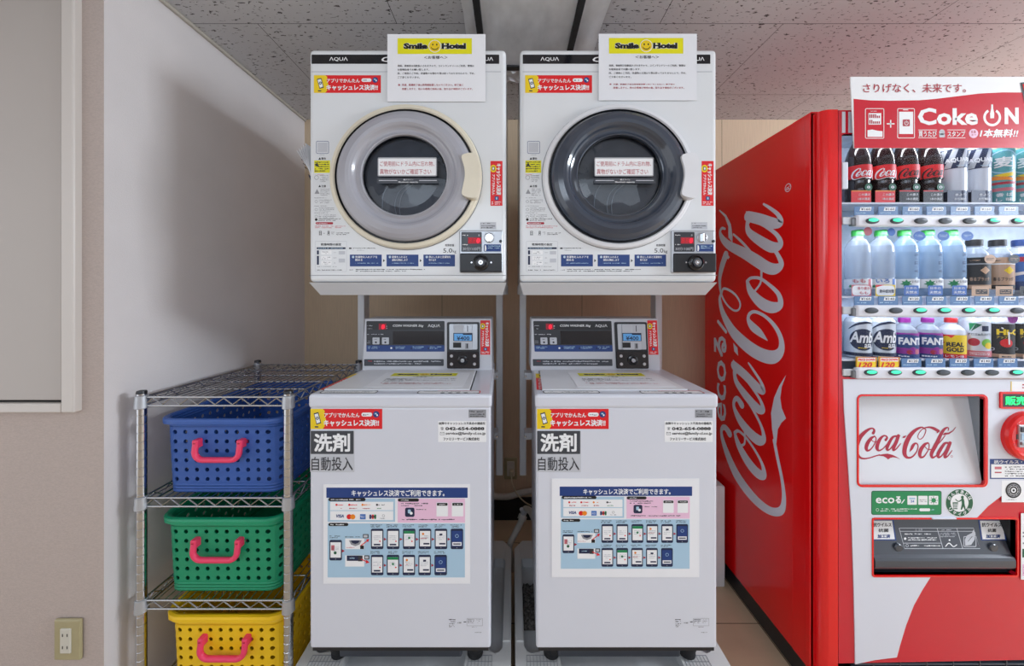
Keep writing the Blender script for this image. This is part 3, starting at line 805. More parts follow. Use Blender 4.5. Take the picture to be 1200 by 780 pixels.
def pxbox(b, u0, v0, u1, v1, Y, h0, h1, mat, bev=0.0, seg=2):
    k = Y / F
    b.box((u0 - 600) * k, (u1 - 600) * k, Y - h1, Y - h0, CZ - (v1 - 344) * k, CZ - (v0 - 344) * k, mat, bev, seg)
def disc(b, u, v, r, Y, prof, mat, mats=None, n=24, sy=1.0):
    """turned part facing the camera; prof radii in pixels at depth Y, heights in metres"""
    k = Y / F
    b.lathe([(a * k, h) for a, h in prof], ((u - 600) * k, Y, CZ - (v - 344) * k), mat, n, '-y', 1.0, sy, mats, cap0=False)

# ------------------------------------------------------------------ washing machines
YW = 1.039
def tilt(Y0, z0, Y1, z1):
    bb = (Y1 - Y0) / (z1 - z0); aa = Y0 - bb * z0
    def fm(u, v, h=0):
        Y = (aa + bb * CZ) / (1 + bb * (v - 344) / F)
        return ((u - 600) * Y / F, Y - h, CZ - (v - 344) * Y / F)
    return fm
PY0, PZ0, PY1, PZ1 = 1.369, 0.966, 1.388, 1.158
def washer(label, pdx=0.0):
    cx = -0.3165
    t = thing('washing_machine', label, 'washing machine', (cx, YW + 0.25, 0.16), 'coin washing machines')
    b = MB(); b.box(cx - 0.2565, cx + 0.2565, YW, 1.53, 0.245, 0.930, 'enamel_washer', 0.007, 3, taper=(cx - 0.2425, cx + 0.2425)); body = b.build('body', t)
    g = MB(); g.box(cx - 0.250, cx + 0.250, YW + 0.004, 1.52, 0.236, 0.248, 'black_plastic', taper=(cx - 0.238, cx + 0.238)); g.build('bottom_seal', t)
    g = MB(); g.box(cx - 0.19, cx + 0.17, YW + 0.035, 1.50, 0.185, 0.240, 'charcoal', 0.006); g.build('base', t)
    for (fx, fy) in ((-0.205, YW + 0.072), (0.205, YW + 0.072), (-0.195, 1.47), (0.195, 1.47)):
        f = MB(); f.lathe([(0.020, 0.1613), (0.024, 0.1645), (0.024, 0.178), (0.030, 0.196), (0.032, 0.240)], (cx + fx, fy, 0), 'rubber', 16); f.build('foot', t)
    c = MB(); c.box(cx - 0.2595, cx + 0.2595, YW - 0.004, 1.53, 0.926, 0.966, 'enamel_washer', 0.009, 3, taper=(cx - 0.2445, cx + 0.2445)); c.build('top_cover', t)
    l = MB(); l.box(cx - 0.236, cx + 0.192, 1.078, 1.355, 0.9655, 0.970, 'white_plastic', 0.002, 2, taper=(cx - 0.222, cx + 0.184))
    lid = l.build('lid', t)
    e = MB(); e.add([(cx + 0.1925, 1.078, .9665), (cx + 0.1965, 1.078, .9665), (cx + 0.1885, 1.352, .9665), (cx + 0.1845, 1.352, .9665)], [(0, 1, 2, 3)], 'p_black'); e.build('lid_seam', lid); e = MB()
    e.add([(cx - 0.240, 1.078, .9665), (cx - 0.237, 1.078, .9665), (cx - 0.223, 1.352, .9665), (cx - 0.226, 1.352, .9665)], [(0, 1, 2, 3)], 'p_black'); e.build('lid_seam', lid)
    # labels on the flat top
    top = lambda u, v, h=0: (cx + u, v, 0.9662 + h)
    def topv(z): return lambda u, v, h=0: (u, v, z + h)
    s = ST(lambda u, v, h=0: (cx - 0.2515 + (v - 1.085) * 0.05 + u * 0.046, v, 0.9664 + h))
    s.rect(0, 1.085, 1, 1.30, 'p_red', 1); s.rect(0, 1.235, 1, 1.30, 'p_gold', 2)
    s.circ(.5, 1.268, .26, 'p_navy', 3, 10, rv=.02); s.circ(.5, 1.268, .16, 'p_white', 4, 10, rv=.012)
    s.text('キャッシュレス決済!!', .50, 1.23, .92, 1.09, 'p_white', 2, .04, rot=-1); s.text('アプリでかんたん', .12, 1.23, .40, 1.09, 'p_white', 2, .03, rot=-1)
    s.build('sticker', t)
    s = ST(lambda u, v, h=0: (cx + u, v, 0.9664 + h))
    s.fm = lambda u, v, h=0: (cx + u, v, 0.9662 + h)
    s.rr(-0.235, 1.045, -0.072, 1.074, .008, 'p_white', 1); s.frame(-0.235, 1.045, -0.072, 1.074, .008, .0022, 'p_black', 2)
    s.micro(-0.222, 1.070, -0.085, 1.050, 2, 'p_grey', 2)
    s.build('lid_label', t); s = ST(lambda u, v, h=0: (cx + u, v, 0.9662 + h))
    s.rr(0.045, 1.043, 0.225, 1.071, .004, 'p_white', 1); s.frame(0.045, 1.043, 0.225, 1.071, .004, .0018, 'p_black', 2)
    s.rect(0.10, 1.0685, 0.225, 1.071, 'p_red', 3); s.rect(0.2225, 1.043, 0.225, 1.071, 'p_red', 3); s.micro(0.06, 1.0675, 0.20, 1.062, 1, 'p_ink', 2)
    for i in range(4): s.circ(0.118 + 0.022 * i, 1.050, .007, 'p_black', 2, 12, rv=.004)
    s.micro(0.205, 1.054, 0.22, 1.046, 1, 'p_grey', 2)
    s.build('lid_label', t)
    # ----- control panel at the back
    pm = tilt(PY0, PZ0, PY1, PZ1)
    def q(u, v, h=0):
        p = pm(u, v, h); return (p[0] + pdx, p[1], p[2])
    hp = MB(); a = pdx
    hp.hull8([(cx - 0.244 + a, PY0, 0.962), (cx + 0.242 + a, PY0, 0.962), (cx + 0.242 + a, 1.53, 0.962), (cx - 0.244 + a, 1.53, 0.962),
              (cx - 0.241 + a, PY1, 1.156), (cx + 0.239 + a, PY1, 1.156), (cx + 0.239 + a, 1.50, 1.158), (cx - 0.241 + a, 1.50, 1.158)], 'enamel_grey')
    panel = hp.build('control_panel', t)
    md = panel.modifiers.new('edge', 'BEVEL'); md.width = 0.004; md.segments = 2
    s = ST(q)
    s.rr(429.4, 376, 521, 411.8, 1.0, 'dark_panel', 1)
    s.rr(429.6, 376.2, 520.8, 386.2, .8, 'black_plastic', 2)
    s.rect(460.5, 387.6, 520.2, 403.2, 'black_gloss', 2)
    s.rect(429.5, 404.4, 520.8, 411.7, 'p_blue', 2)
    s.rect(444, 379, 452.6, 386, 'p_dred', 3); s.text('0', 447.2, 380.2, 450.8, 385.4, 'led_red', 4, .02, shear=.15)
    s.micro(430.6, 380.6, 437, 382.4, 1, 'p_lgrey', 3); s.micro(430.6, 384, 437, 385.8, 1, 'p_lgrey', 3); s.micro(452.8, 380.6, 454.4, 385.6, 2, 'p_lgrey', 3)
    s.text('COIN WASHER 5kg', 460.4, 380, 496.5, 383.4, 'p_white', 3, .02, shear=.25); s.text('ΛQUΛ', 501.5, 379.8, 515.8, 383.6, 'p_white', 3, .01)
    s.micro(435, 390.6, 452, 392.6, 1, 'p_lgrey', 3); s.micro(430.4, 390.8, 433.6, 392.4, 1, 'p_lgrey', 3); s.micro(430.4, 398.6, 434.4, 402.4, 2, 'p_grey', 3)
    for u in (430, 462.5, 482.5, 502.5): s.micro(u + 1.2, 405.4, u + 15, 408.8, 2, 'p_lblue', 3)
    for u in (461.8, 481.6, 501.6): s.pol([(u, 406.8), (u + 1.6, 408), (u, 409.2)], 'p_black', 3)
    s.circ(458.6, 407.6, 1.2, 'p_white', 3, 10)
    s.rr(426.8, 420.6, 520, 428.6, .8, 'charcoal', 1); s.micro(431.5, 421.8, 437, 424.2, 1, 'p_dred', 2); s.micro(438.4, 421.8, 517, 427.4, 2, 'p_lgrey', 2)
    s.build('display', panel, label='dark control display with a red zero')
    for u in (440.9, 451.9):
        bt = ST(q); h = 8
        bt.prism(lambda a, b_, hh: q(a, b_, hh), rrpts(u - 4, 395.2, u + 4, 403.2, .8), 0.0005, 0.003, 'p_lgrey'); bt.micro(u - 2, 396.4, u + 2, 398.2, 1, 'p_ink', 11); bt.circ(u, 400.8, 1.2, 'p_ink', 11, 10)
        bt.build('button', panel)
    cu = ST(q)
    cu.prism(lambda a, b_, hh: q(a, b_, hh), rrpts(524, 377.2, 562, 431.4, 1.6), 0, 0.004, 'black_plastic')
    cu.prism(lambda a, b_, hh: q(a, b_, hh), rrpts(527, 379.4, 559.6, 409, 1.0), 0.004, 0.008, 'silver')
    cu.prism(lambda a, b_, hh: q(a, b_, hh), rrpts(532, 380, 553.6, 409, 1.0), 0.008, 0.012, 'p_lgrey')
    cu.rect(544.2, 380.4, 553.4, 388.4, 'silver', 41)
    cu.rect(548, 381, 548.8, 388, 'p_black', 42)
    cu.rr(531.8, 389.6, 554, 399, .4, 'p_navy', 42); cu.rect(532.8, 390.4, 553.2, 398.4, 'lcd_blue', 43); cu.text('¥400', 535.8, 393.2, 550.6, 398, 'p_navy', 44, .02); cu.rect(543, 390.4, 553.2, 391.8, 'p_navy', 44)
    cu.rect(531.6, 400.6, 541, 406.6, 'p_black', 42); cu.rect(545.6, 401.6, 549.6, 408, 'p_grey', 42); cu.rect(547.3, 402, 548.5, 407, 'p_black', 43)
    cu.prism(lambda a, b_, hh: q(a, b_, hh), rrpts(524.6, 411.4, 561, 430.8, 1.6), 0.004, 0.010, 'black_gloss')
    for (u, v) in ((529.6, 416.4), (556.4, 416.4), (529.6, 425.8), (556.4, 425.8)): cu.circ(u, v, 1.9, 'chrome', 36, 12); cu.circ(u, v, .8, 'p_lgrey', 37, 8)
    coin = cu.build('coin_unit', panel, label='black and silver coin slot unit')
    lk = MB(); p = q(542.8, 421, 0.010)
    lk.lathe([(0.0190, 0), (0.0185, 0.005), (0.013, 0.007), (0.0115, 0.007), (0.010, 0.011), (0.0072, 0.012), (0.0068, 0.009), (0.003, 0.009), (0.0, 0.0095)], p, 'black_gloss', 20, '-y', mats=['black_gloss'] * 5 + ['chrome'] * 3)
    lk.build('lock', panel)
    s = ST(q); app_sticker_tall(s, 563, 375.2, 574.4, 415.4); s.build('sticker', panel)
    # ----- labels on the front
    s = ST(front(YW)); app_sticker(s, 364, 478.8, 448, 502.4); s.build('sticker', t)
    s = ST(front(YW)); s.rr(363.6, 504.2, 415.4, 553, .8, 'p_lgrey', 1); s.rr(364.2, 504.6, 414.6, 531.6, .8, 'charcoal', 2)
    s.text('洗剤', 368, 507.4, 410.4, 529, 'p_white', 3, .035); s.text('自動投入', 365.2, 535, 413.4, 551, 'p_ink', 3, .008); s.build('detergent_sign', t, label='grey sign for automatic detergent')
    s = ST(front(YW)); s.rr(513.4, 493, 570, 517.6, .5, 'p_white', 1)
    s.text('故障やキャッシュレス不具合の連絡先', 514.4, 494.2, 568.6, 497.4, 'p_black', 2, .02)
    s.text('☎', 516.4, 500, 520, 503.6, 'p_black', 2, .01); s.text('042-654-0888', 522, 500, 567.6, 503.8, 'p_black', 2, .04)
    s.frame(515.8, 506, 520.6, 509.4, .2, .3, 'p_black', 2); s.line([(515.8, 506), (518.2, 508), (520.6, 506)], .3, 'p_black', 2)
    s.text('service@family-cl.co.jp', 522.4, 505.6, 569, 510, 'p_black', 2, .02); s.text('ファミリーサービス株式会社', 519.6, 512.2, 562, 515.8, 'p_black', 2, .03); s.build('contact_label', t)
    s = ST(front(YW)); s.rect(549.2, 479.6, 569.6, 489.2, 'p_grey', 1); s.micro(550, 480.4, 568.6, 483.4, 1, 'p_ink', 2, fill=.5); s.micro(551, 484, 568.8, 488.4, 2, 'p_ink', 2); s.build('grey_label', t)
    s = ST(front(YW)); s.frame(547, 724, 565.6, 733, .2, .35, 'p_grey', 1); s.micro(548, 724.8, 556, 730, 3, 'p_ink', 1); s.micro(558, 724.8, 564.6, 730, 3, 'p_grey', 1, fill=.5)
    s.micro(526, 724.4, 534, 729, 2, 'p_ink', 1); s.micro(526.4, 729.6, 533, 734.6, 3, 'p_ink', 1); s.micro(536, 727.6, 542.6, 731, 1, 'p_grey', 1); s.rect(543.4, 727.8, 546.4, 728.8, 'p_ink', 1); s.micro(553, 733.6, 561, 734.8, 1, 'p_ink', 1)
    s.micro(556.4, 739.6, 564.6, 741.6, 1, 'p_grey', 1); s.build('rating_label', t)
    return t
washer('white coin washing machine standing beside the wire shelf')
SHIFT[0] = 0.641
washer('white coin washing machine standing beside the red vending machine', -0.0105)
SHIFT[0] = 0
lidfm = lambda x0, y0: (lambda u, v, h=0: (x0 + (u - 454) * 0.002572, y0 - (v - 40) * 0.002572, 0.9708 + h))
sheet('guest_notice', lidfm(-0.444, 1.302), 454, 40, 569, 119, 'white notice with a yellow heading lying on the left washer lid', 'notice', (-0.29, 1.2, 0.971), group='hotel notices', draw=smile_print)
sheet('guest_notice', lidfm(0.198, 1.302), 454, 40, 569, 119, 'white notice with a yellow heading lying on the right washer lid', 'notice', (0.35, 1.2, 0.971), group='hotel notices', draw=smile_print)
sheet('payment_poster', front(YW - 0.001), 379, 567, 551, 683.5, 'blue-headed payment poster taped on the front of the left washer', 'poster', P(465, 684, YW - 0.001), draw=cashless_print(lambda u, v: (u, v)), group='cashless payment posters')
sheet('payment_poster', front(YW - 0.001), 646.6, 560.4, 819.4, 676, 'blue-headed payment poster taped on the front of the right washer', 'poster', P(733, 676, YW - 0.001),
      draw=cashless_print(lambda u, v: (655.8 + (u - 382.5) * 0.938, 569.8 + (v - 571) * 0.914)), group='cashless payment posters')

# ------------------------------------------------------------------ tumble dryers
YD = 1.106
def dryer(label, bezel, ringm, handlem, glassm):
    cx = -0.315
    t = thing('tumble_dryer', label, 'tumble dryer', (cx, YD + 0.25, 1.285), 'coin tumble dryers')
    b = MB(); b.box(cx - 0.2975, cx + 0.2975, YD, 1.60, 1.285, 1.988, 'enamel_dryer', 0.013, 4); b.build('body', t)
    fm = front(YD)
    s = ST(fm); s.rr(365.2, 64, 585, 74.8, .6, 'black_gloss', 1); s.text('ΛQUΛ', 386, 67, 407.6, 72, 'p_white', 2, .01)
    s.text('COIN DRYER', 447, 66.6, 534, 72.6, 'p_white', 2, .03, shear=.2); s.text('ΛQUΛ', 557, 67, 578, 72, 'p_white', 2, .01)
    s.build('header_strip', t, label='black header strip with white lettering')
    s = MB(); pxbox(s, 365, 83.6, 587, 84.6, YD, -0.001, 0.0008, 'p_lgrey'); pxbox(s, 362.4, 322.2, 592.6, 322.9, YD, -0.001, 0.0006, 'p_grey'); s.build('panel_seam', t)
    s = ST(fm); app_sticker(s, 368, 88.2, 446.4, 108.8); s.build('sticker', t)
    # warning column, timetable and the three step plates
    s = ST(fm)
    s.frame(370.6, 165.2, 385.4, 180, 1.6, .5, 'p_blue', 1); s.rr(372.4, 167, 383.6, 178.2, .4, 'p_lgrey', 1); s.micro(374, 180.8, 382, 182, 1, 'p_grey', 1)
    s.text('警告', 376.6, 184.4, 382, 187.2, 'p_black', 1, .02); s.pol([(373.2, 187), (374.8, 184.2), (376.2, 187)], 'p_black', 1)
    s.rect(368.3, 188, 386.8, 202.4, 'p_yellow', 1); s.micro(369, 188.8, 386, 201.6, 5, 'p_ink', 2); s.pol([(369.2, 194.6), (371.6, 190.4), (374, 194.6)], 'p_ink', 3)
    s.ring(371, 208, 2.6, 2.1, 'p_grey', 1, 14); s.micro(375, 204.6, 385, 213.6, 5, 'p_grey', 1); s.micro(368.4, 204, 380, 205.4, 1, 'p_pinkred', 1)
    s.text('注意', 376.6, 216.6, 382, 219.4, 'p_black', 1, .02); s.pol([(373.2, 219.2), (374.8, 216.4), (376.2, 219.2)], 'p_black', 1)
    s.pol([(368.6, 227), (371.6, 221.4), (374.6, 227)], 'p_grey', 1); s.micro(375.6, 220.6, 386.5, 229.6, 5, 'p_grey', 1)
    for v0 in (231, 240.5, 248.5): s.ring(370.6, v0 + 5, 1.7, 1.3, 'p_grey', 1, 12); s.micro(373.6, v0 + 2.4, 389 + (v0 - 231) * .3, v0 + 7.4, 3, 'p_grey', 1); s.micro(368.5, v0, 386, v0 + 1.6, 1, 'p_grey', 1)
    s.circ(370.6, 257.2, 1.6, 'p_black', 1, 12); s.micro(373.4, 255.6, 400, 259, 2, 'p_ink', 1)
    s.rr(370, 260.2, 390.4, 262.8, 1, 'p_dred', 1); s.micro(371.6, 260.8, 389, 262.4, 1, 'p_white', 2); s.micro(369, 264, 406, 267.6, 2, 'p_pinkred', 1)
    s.text('日', 374, 270.6, 377, 275.6, 'p_ink', 1, .03); s.text('月', 383.4, 270.6, 386.2, 275.6, 'p_ink', 1, .03); s.micro(379, 272, 382, 274, 1, 'p_grey', 1); s.micro(388.4, 271, 392, 275, 2, 'p_grey', 1); s.micro(394, 272, 410, 275.6, 2, 'p_ink', 1)
    s.build('warning_column', t); s = ST(fm)
    s.frame(369.2, 282.4, 406.4, 318.4, 1.2, .4, 'p_lgrey', 1); s.text('乾燥時間の設定', 376, 284.8, 400, 287.8, 'p_ink', 1, .02)
    s.rect(371.2, 289.6, 405, 291.8, 'p_navy', 1); s.micro(373, 290, 404, 291.6, 1, 'p_lblue', 2)
    s.rect(371.4, 293.2, 373.8, 298, 'p_navy', 1); s.rect(371.4, 299.6, 373.8, 310, 'p_navy', 1)
    for v in (293.6, 299.8, 305.8): s.rr(376.4, v, 388.6, v + 4.6, .5, 'p_white', 1); s.micro(377.4, v + .6, 387.6, v + 4.2, 2, 'p_grey', 2, fill=.6); s.micro(391, v + 1.4, 395, v + 3, 1, 'p_grey', 1)
    s.rect(397, 294, 404.4, 298, 'p_lgrey', 1); s.rect(397, 302.8, 404.4, 307.4, 'p_lgrey', 1); s.micro(372, 311.4, 404, 313, 1, 'p_grey', 1); s.micro(371.4, 315.4, 405, 317.2, 1, 'p_ink', 1)
    s.build('timetable', t); s = ST(fm)
    s.rect(409, 290, 412, 291.6, 'p_black', 1); s.micro(413, 289.8, 443, 291.6, 1, 'p_ink', 1); s.micro(413, 292.4, 427, 293.8, 1, 'p_grey', 1)
    s.micro(409.6, 315, 415, 317.6, 1, 'p_grey', 1); s.micro(417, 314.6, 504, 318.6, 2, 'p_ink', 1)
    s.build('usage_note', t); s = ST(fm)
    s.text('乾燥容量', 521.6, 285.8, 532.2, 288.6, 'p_ink', 1, .01); s.text('5.0', 519.4, 290.8, 530, 296, 'p_ink', 1, .005); s.text('kg', 530.8, 292.6, 534.6, 297, 'p_ink', 1, .005)
    s.build('capacity_mark', t)
    for i, (u0, u1, a, c) in enumerate(((410, 447.4, '洗濯物を入れドアを', '閉める'), (453, 490.4, '硬貨を入れると', '運転を開始します'), (496.2, 533.2, '停止したあと洗濯物を', '取り出す'))):
        s = ST(fm); s.rect(u0, 298.2, u1, 312, 'p_blue', 1)
        s.circ(u0 + 4, 301, 1.3, 'p_lblue', 2, 10); s.text('①②③'[i], u0 + 2.6, 299.6, u0 + 5.4, 302.4, 'p_white', 3)
        s.text(a, u0 + 6.4, 299.6, u1 - (5 if i != 1 else 13), 302.4, 'p_white', 2, .02); s.text(c, u0 + 6.4, 303.2, u0 + (15 if i != 1 else 25), 305.8, 'p_white', 2, .02); s.micro(u0 + 6.4, 307.4, u1 - 4, 309, 1, 'p_lblue', 2, rag=False)
        if i < 2: s.pol([(u1 + 1.6, 303.4), (u1 + 3.8, 305.2), (u1 + 1.6, 307)], 'p_black', 1)
        s.build('step_plate', t)
    # porthole door
    k = YD / F; ox, oz = (476.6 - 600) * k, CZ + (344 - 208.2) * k
    o = (ox, YD, oz)
    d = MB()
    d.lathe([(0.2275, 0), (0.2275, 0.010), (0.2230, 0.017), (0.2135, 0.019), (0.2100, 0.015)], o, ringm, 72, '-y', 1, .95, cap0=False, cap1=False)
    d.lathe([(0.2300, 0.0003), (0.2278, 0.0012)], o, 'p_grey', 72, '-y', 1, .95, cap0=False, cap1=False)
    door = d.build('door', t)
    d = MB(); d.lathe([(0.2100, 0.015), (0.2080, 0.006), (0.2030, 0.006), (0.2030, 0.014)], o, 'black_plastic', 72, '-y', 1, .95, cap0=False, cap1=False); d.build('door_gasket', door)
    d = MB()
    prof = [(0.2040, 0.012), (0.2020, 0.020), (0.1960, 0.028), (0.1850, 0.035), (0.1700, 0.039), (0.1600, 0.038), (0.1530, 0.033), (0.1480, 0.026), (0.1430, 0.0225), (0.1370, 0.022), (0.1320, 0.024), (0.1285, 0.0265), (0.1255, 0.025), (0.1245, 0.016)]
    d.lathe(prof, o, bezel, 72, '-y', 1, .95, cap0=False, cap1=False); d.build('bezel', door)
    d = MB(); d.lathe([(0.128, 0.010), (0.1245, 0.018), (0.1225, 0.018), (0.121, 0.010)], o, 'black_gloss', 64, '-y', 1, .95, cap0=False, cap1=False); d.build('inner_seal', door)
    d = MB(); d.lathe([(0.130, 0.0015), (0.09, 0.0012), (0.0, 0.001)], o, 'drum_dark', 48, '-y', 1, .95, cap0=False)
    sx = lambda a, r: (ox + r * math.cos(a), oz + r * math.sin(a) * .95)
    for pts in ([(-.05, -.02), (-.068, -.05), (-.072, -.09), (-.066, -.115)], [(.005, -.02), (-.022, -.045), (-.034, -.08), (-.030, -.112)], [(.02, -.02), (-.008, -.045), (-.020, -.08), (-.018, -.115)], [(.07, .05), (.10, .048), (.115, .035)]):
        pp = catmull([(ox + a, YD - 0.004, oz + c) for a, c in pts], 6); d.tube(pp, 0.0011, 'drum_fin', 5)
    d.build('drum', door)
    d = MB(); d.lathe([(0.1235, 0.014), (0.100, 0.0185), (0.06, 0.0225), (0.02, 0.024), (0.0, 0.0242)], o, glassm, 48, '-y', 1, .95, cap0=False); d.build('glass', door, label='round dark door glass')
    # message plate on the glass
    f2 = front(YD - 0.0280)
    s = ST(f2); s.prism(lambda a, b_, h: f2(a, b_, h), rrpts(442.4, 184, 512.6, 207, 2), -0.003, 0.0006, 'charcoal'); s.rr(443.6, 185.6, 511, 205.6, .8, 'p_white', 3); s.frame(442.9, 184.6, 511.8, 206.5, 1.4, .5, 'p_lgrey', 4)
    s.text('ご使用前にドラム内に忘れ物、', 445.4, 189, 509, 194.8, 'p_dred', 4, .0); s.text('異物がないかご確認下さい', 445.4, 198, 505.4, 204.2, 'p_dred', 4, .0)
    s.rr(442, 208.6, 514, 215, 2, 'charcoal', 2); s.rect(444, 211, 465.6, 211.9, 'p_lgrey', 3); s.rect(491.4, 211, 512, 211.9, 'p_lgrey', 3); s.text('最大ライン', 472.8, 209.6, 484.4, 211.4, 'p_white', 3, .01); s.text('Maximum capacity', 467, 212.4, 490, 214.6, 'p_white', 3, .01)
    s.build('message_plate', door, label='white plate with red lettering')
    hb = MB(); fh = front(YD - 0.046)
    hp = catmull([(543.6, 180.2), (551, 178.8), (557.4, 179.4), (560.6, 186), (562.6, 196), (563.2, 206), (562.4, 217), (559.6, 228), (556, 231.6), (549, 231), (542.6, 228.6), (541, 225), (542.6, 217), (544.6, 206), (544, 196), (541.4, 187), (541, 182.6)], 3, True)
    hb.prism(lambda a, b_, h: fh(a, b_, h), hp, -0.034, 0.0, handlem)
    ho = hb.build('handle', door)
    md = ho.modifiers.new('edge', 'BEVEL'); md.width = 0.004; md.segments = 3; md.limit_method = 'ANGLE'; md.angle_limit = math.radians(50)
    # coin unit
    c = MB(); pxbox(c, 538.4, 270, 589, 319.6, YD, -0.004, 0.008, 'silver', 0.004, 3); cu = c.build('coin_unit', t, label='silver coin unit with a red digit')
    f3 = front(YD - 0.008)
    s = ST(f3); s.rr(540.6, 271.8, 564.6, 294.8, 1, 'dark_panel', 1); s.rect(548.4, 278, 563.8, 285.4, 'p_dred', 2); s.text('0', 558.6, 279, 562.4, 284.6, 'led_red', 3, .03, shear=.15)
    for u in (549.4, 554): s.text('8', u, 279, u + 3.6, 284.6, 'p_red', 3, 0, shear=.15)
    s.micro(542, 274.4, 549, 276.6, 1, 'p_white', 2); s.micro(542, 285.4, 549, 287.6, 1, 'p_white', 2); s.text('分', 560.4, 274.4, 562.4, 276.6, 'p_white', 2); s.text('30分/100円', 542.2, 289.4, 563, 293.4, 'p_lgrey', 2, .0)
    s.rr(567, 286.2, 587, 294.6, .8, 'p_blue', 1); s.pol([(568, 287.2), (569.6, 287.6), (570.2, 291), (569.4, 294), (568, 294)], 'p_white', 2); s.micro(572, 287.2, 586, 291.6, 2, 'p_lblue', 2)
    s.build('display', cu)
    c = MB(); disc(c, 573.2, 278.4, 6, YD - 0.008, [(6.2, 0), (6.0, 0.003), (5.2, 0.004), (4.6, 0.002), (0, 0.002)], 'chrome', ['silver', 'silver', 'silver', 'chrome']); pxbox(c, 572.4, 273.6, 574.2, 283.2, YD - 0.008, 0.002, 0.009, 'chrome', 0.001); c.build('knob', cu)
    c = MB(); disc(c, 586.6, 282.6, 2, YD - 0.008, [(1.8, 0), (1.6, 0.003), (0.6, 0.004), (0, 0.004)], 'charcoal'); c.build('keyhole', cu)
    c = MB(); pxbox(c, 539.4, 297, 588.4, 319, YD - 0.008, -0.002, 0.010, 'black_plastic', 0.003, 3)
    for u in (552.6, 575.6): disc(c, u, 307.4, 1, YD - 0.018, [(1.1, 0), (1.0, 0.001), (0, 0.001)], 'chrome')
    cb = c.build('cash_box', cu)
    c = MB(); disc(c, 563.6, 307.6, 9, YD - 0.018, [(9.4, 0), (9.2, 0.006), (7.4, 0.009), (6.8, 0.006), (5.2, 0.007), (5.0, 0.012), (3.0, 0.013), (2.6, 0.011), (1.0, 0.011), (0, 0.012)], 'black_gloss', ['black_gloss'] * 5 + ['charcoal'] * 1 + ['chrome'] * 3); c.build('lock', cu)
    s = ST(fm); app_sticker_tall(s, 574.8, 188.6, 588.8, 241); s.build('sticker', t)
    s = ST(fm); s.rect(562.6, 260.2, 581.4, 268.4, 'p_lgrey', 1); s.micro(563.2, 260.8, 576, 262.6, 1, 'p_ink', 2, fill=.6); s.micro(564, 263.6, 580.4, 267.8, 2, 'p_ink', 2); s.build('grey_label', t)
    return t
dryer('white tumble dryer with a light grey porthole door and cream handle', 'grey_bezel', 'beige_plastic', 'beige_plastic', 'glass_dark')
SHIFT[0] = 0.6363
dryer('white tumble dryer with a dark navy porthole door and white handle', 'navy_bezel', 'white_plastic', 'white_plastic', 'glass_smoke')
SHIFT[0] = 0
sheet('guest_notice', front(YD - 0.004), 454, 40, 569, 119, 'white notice with a yellow smiling heading, fixed over the left dryer top', 'notice', P(511, 119, YD - 0.004), group='hotel notices', draw=smile_print)
o = front(YD - 0.004)
sheet('guest_notice', lambda u, v, h=0: o(u + 247.6, v - 0.4 if v < 100 else v - 1.4, h), 454, 40, 569, 119, 'shiny laminated notice with a yellow smiling heading, over the right dryer top', 'notice', P(759, 119, YD - 0.004), mat='laminate', group='hotel notices', draw=smile_print)

# stands carrying the dryers, bolted to the washers' backs
def stand(xa, xb, da, db, label):
    t = thing('dryer_stand', label, 'stand', ((xa + xb) / 2, 1.62, 0.462), 'dryer stands')
    b = MB()
    b.hull8([(da + 0.012, YD + 0.045, 1.246), (db - 0.012, YD + 0.045, 1.246), (max(db, xb), 1.66, 1.246), (min(da, xa) , 1.66, 1.246),
             (da, YD + 0.001, 1.284), (db, YD + 0.001, 1.284), (max(db, xb), 1.66, 1.284), (min(da, xa), 1.66, 1.284)], 'steel_paint')
    b.build('tray', t)
    for x0, x1 in ((xa, xa + 0.0285), (xb - 0.0285, xb)):
        c = MB(); c.box(x0, x1, 1.59, 1.65, 0.462, 1.248, 'steel_paint', 0.003); p = c.build('post', t)
        s = 1 if x0 == xa else -1
        xin = x1 if s > 0 else x0
        for z in (0.906, 0.656):
            k = MB(); k.box(min(xin - s * 0.01, xin + s * 0.09), max(xin - s * 0.01, xin + s * 0.09), 1.529, 1.591, z - 0.014, z + 0.014, 'steel_paint', 0.001)
            k.lathe([(0.005, 0), (0.004, 0.003), (0, 0.0035)], (xin - s * 0.006, 1.5285, z), 'chrome', 10, '-y'); k.build('bracket', p)
    return t
stand(-0.669, -0.0407, -0.6125, -0.0175, 'white steel dryer stand rising behind the left washer')
stand(0.0333, 0.6508, 0.0238, 0.6188, 'white steel dryer stand rising behind the right washer')

# folded papers hung at the far left side of the left dryer
t = thing('paper_bundle', 'bundle of printed papers hanging on the left dryer side', 'papers', (-0.63, 1.2, 1.55))
for i in range(5):
    b = MB(); a = 0.010 + i * 0.009; z1 = 1.718 - i * 0.004; zb = 1.56
    x0 = -0.6125
    top = x0 - a - 0.014
    b.add([(x0 - 0.001 - i * 0.0006, 1.135 + i * 0.004, zb + i * 0.012), (x0 - 0.001 - i * 0.0006, 1.275, zb + i * 0.012), (top, 1.275 + i * 0.003, z1), (top, 1.130 + i * 0.004, z1 - 0.004)], [(0, 1, 2, 3)], 'paper')
    o = b.build('sheet', t)
    md = o.modifiers.new('thickness', 'SOLIDIFY'); md.thickness = 0.0008
    if i == 4:
        s = ST(lambda u, v, h=0: (top + (v / 100) * (x0 - top) - 0.001 - h, 1.14 + u * 0.0013, z1 - v * 0.0015)); s.micro(10, 8, 90, 40, 4, 'p_ink', 2); s.rect(15, 50, 60, 80, 'p_navy', 2); s.build('print', o)

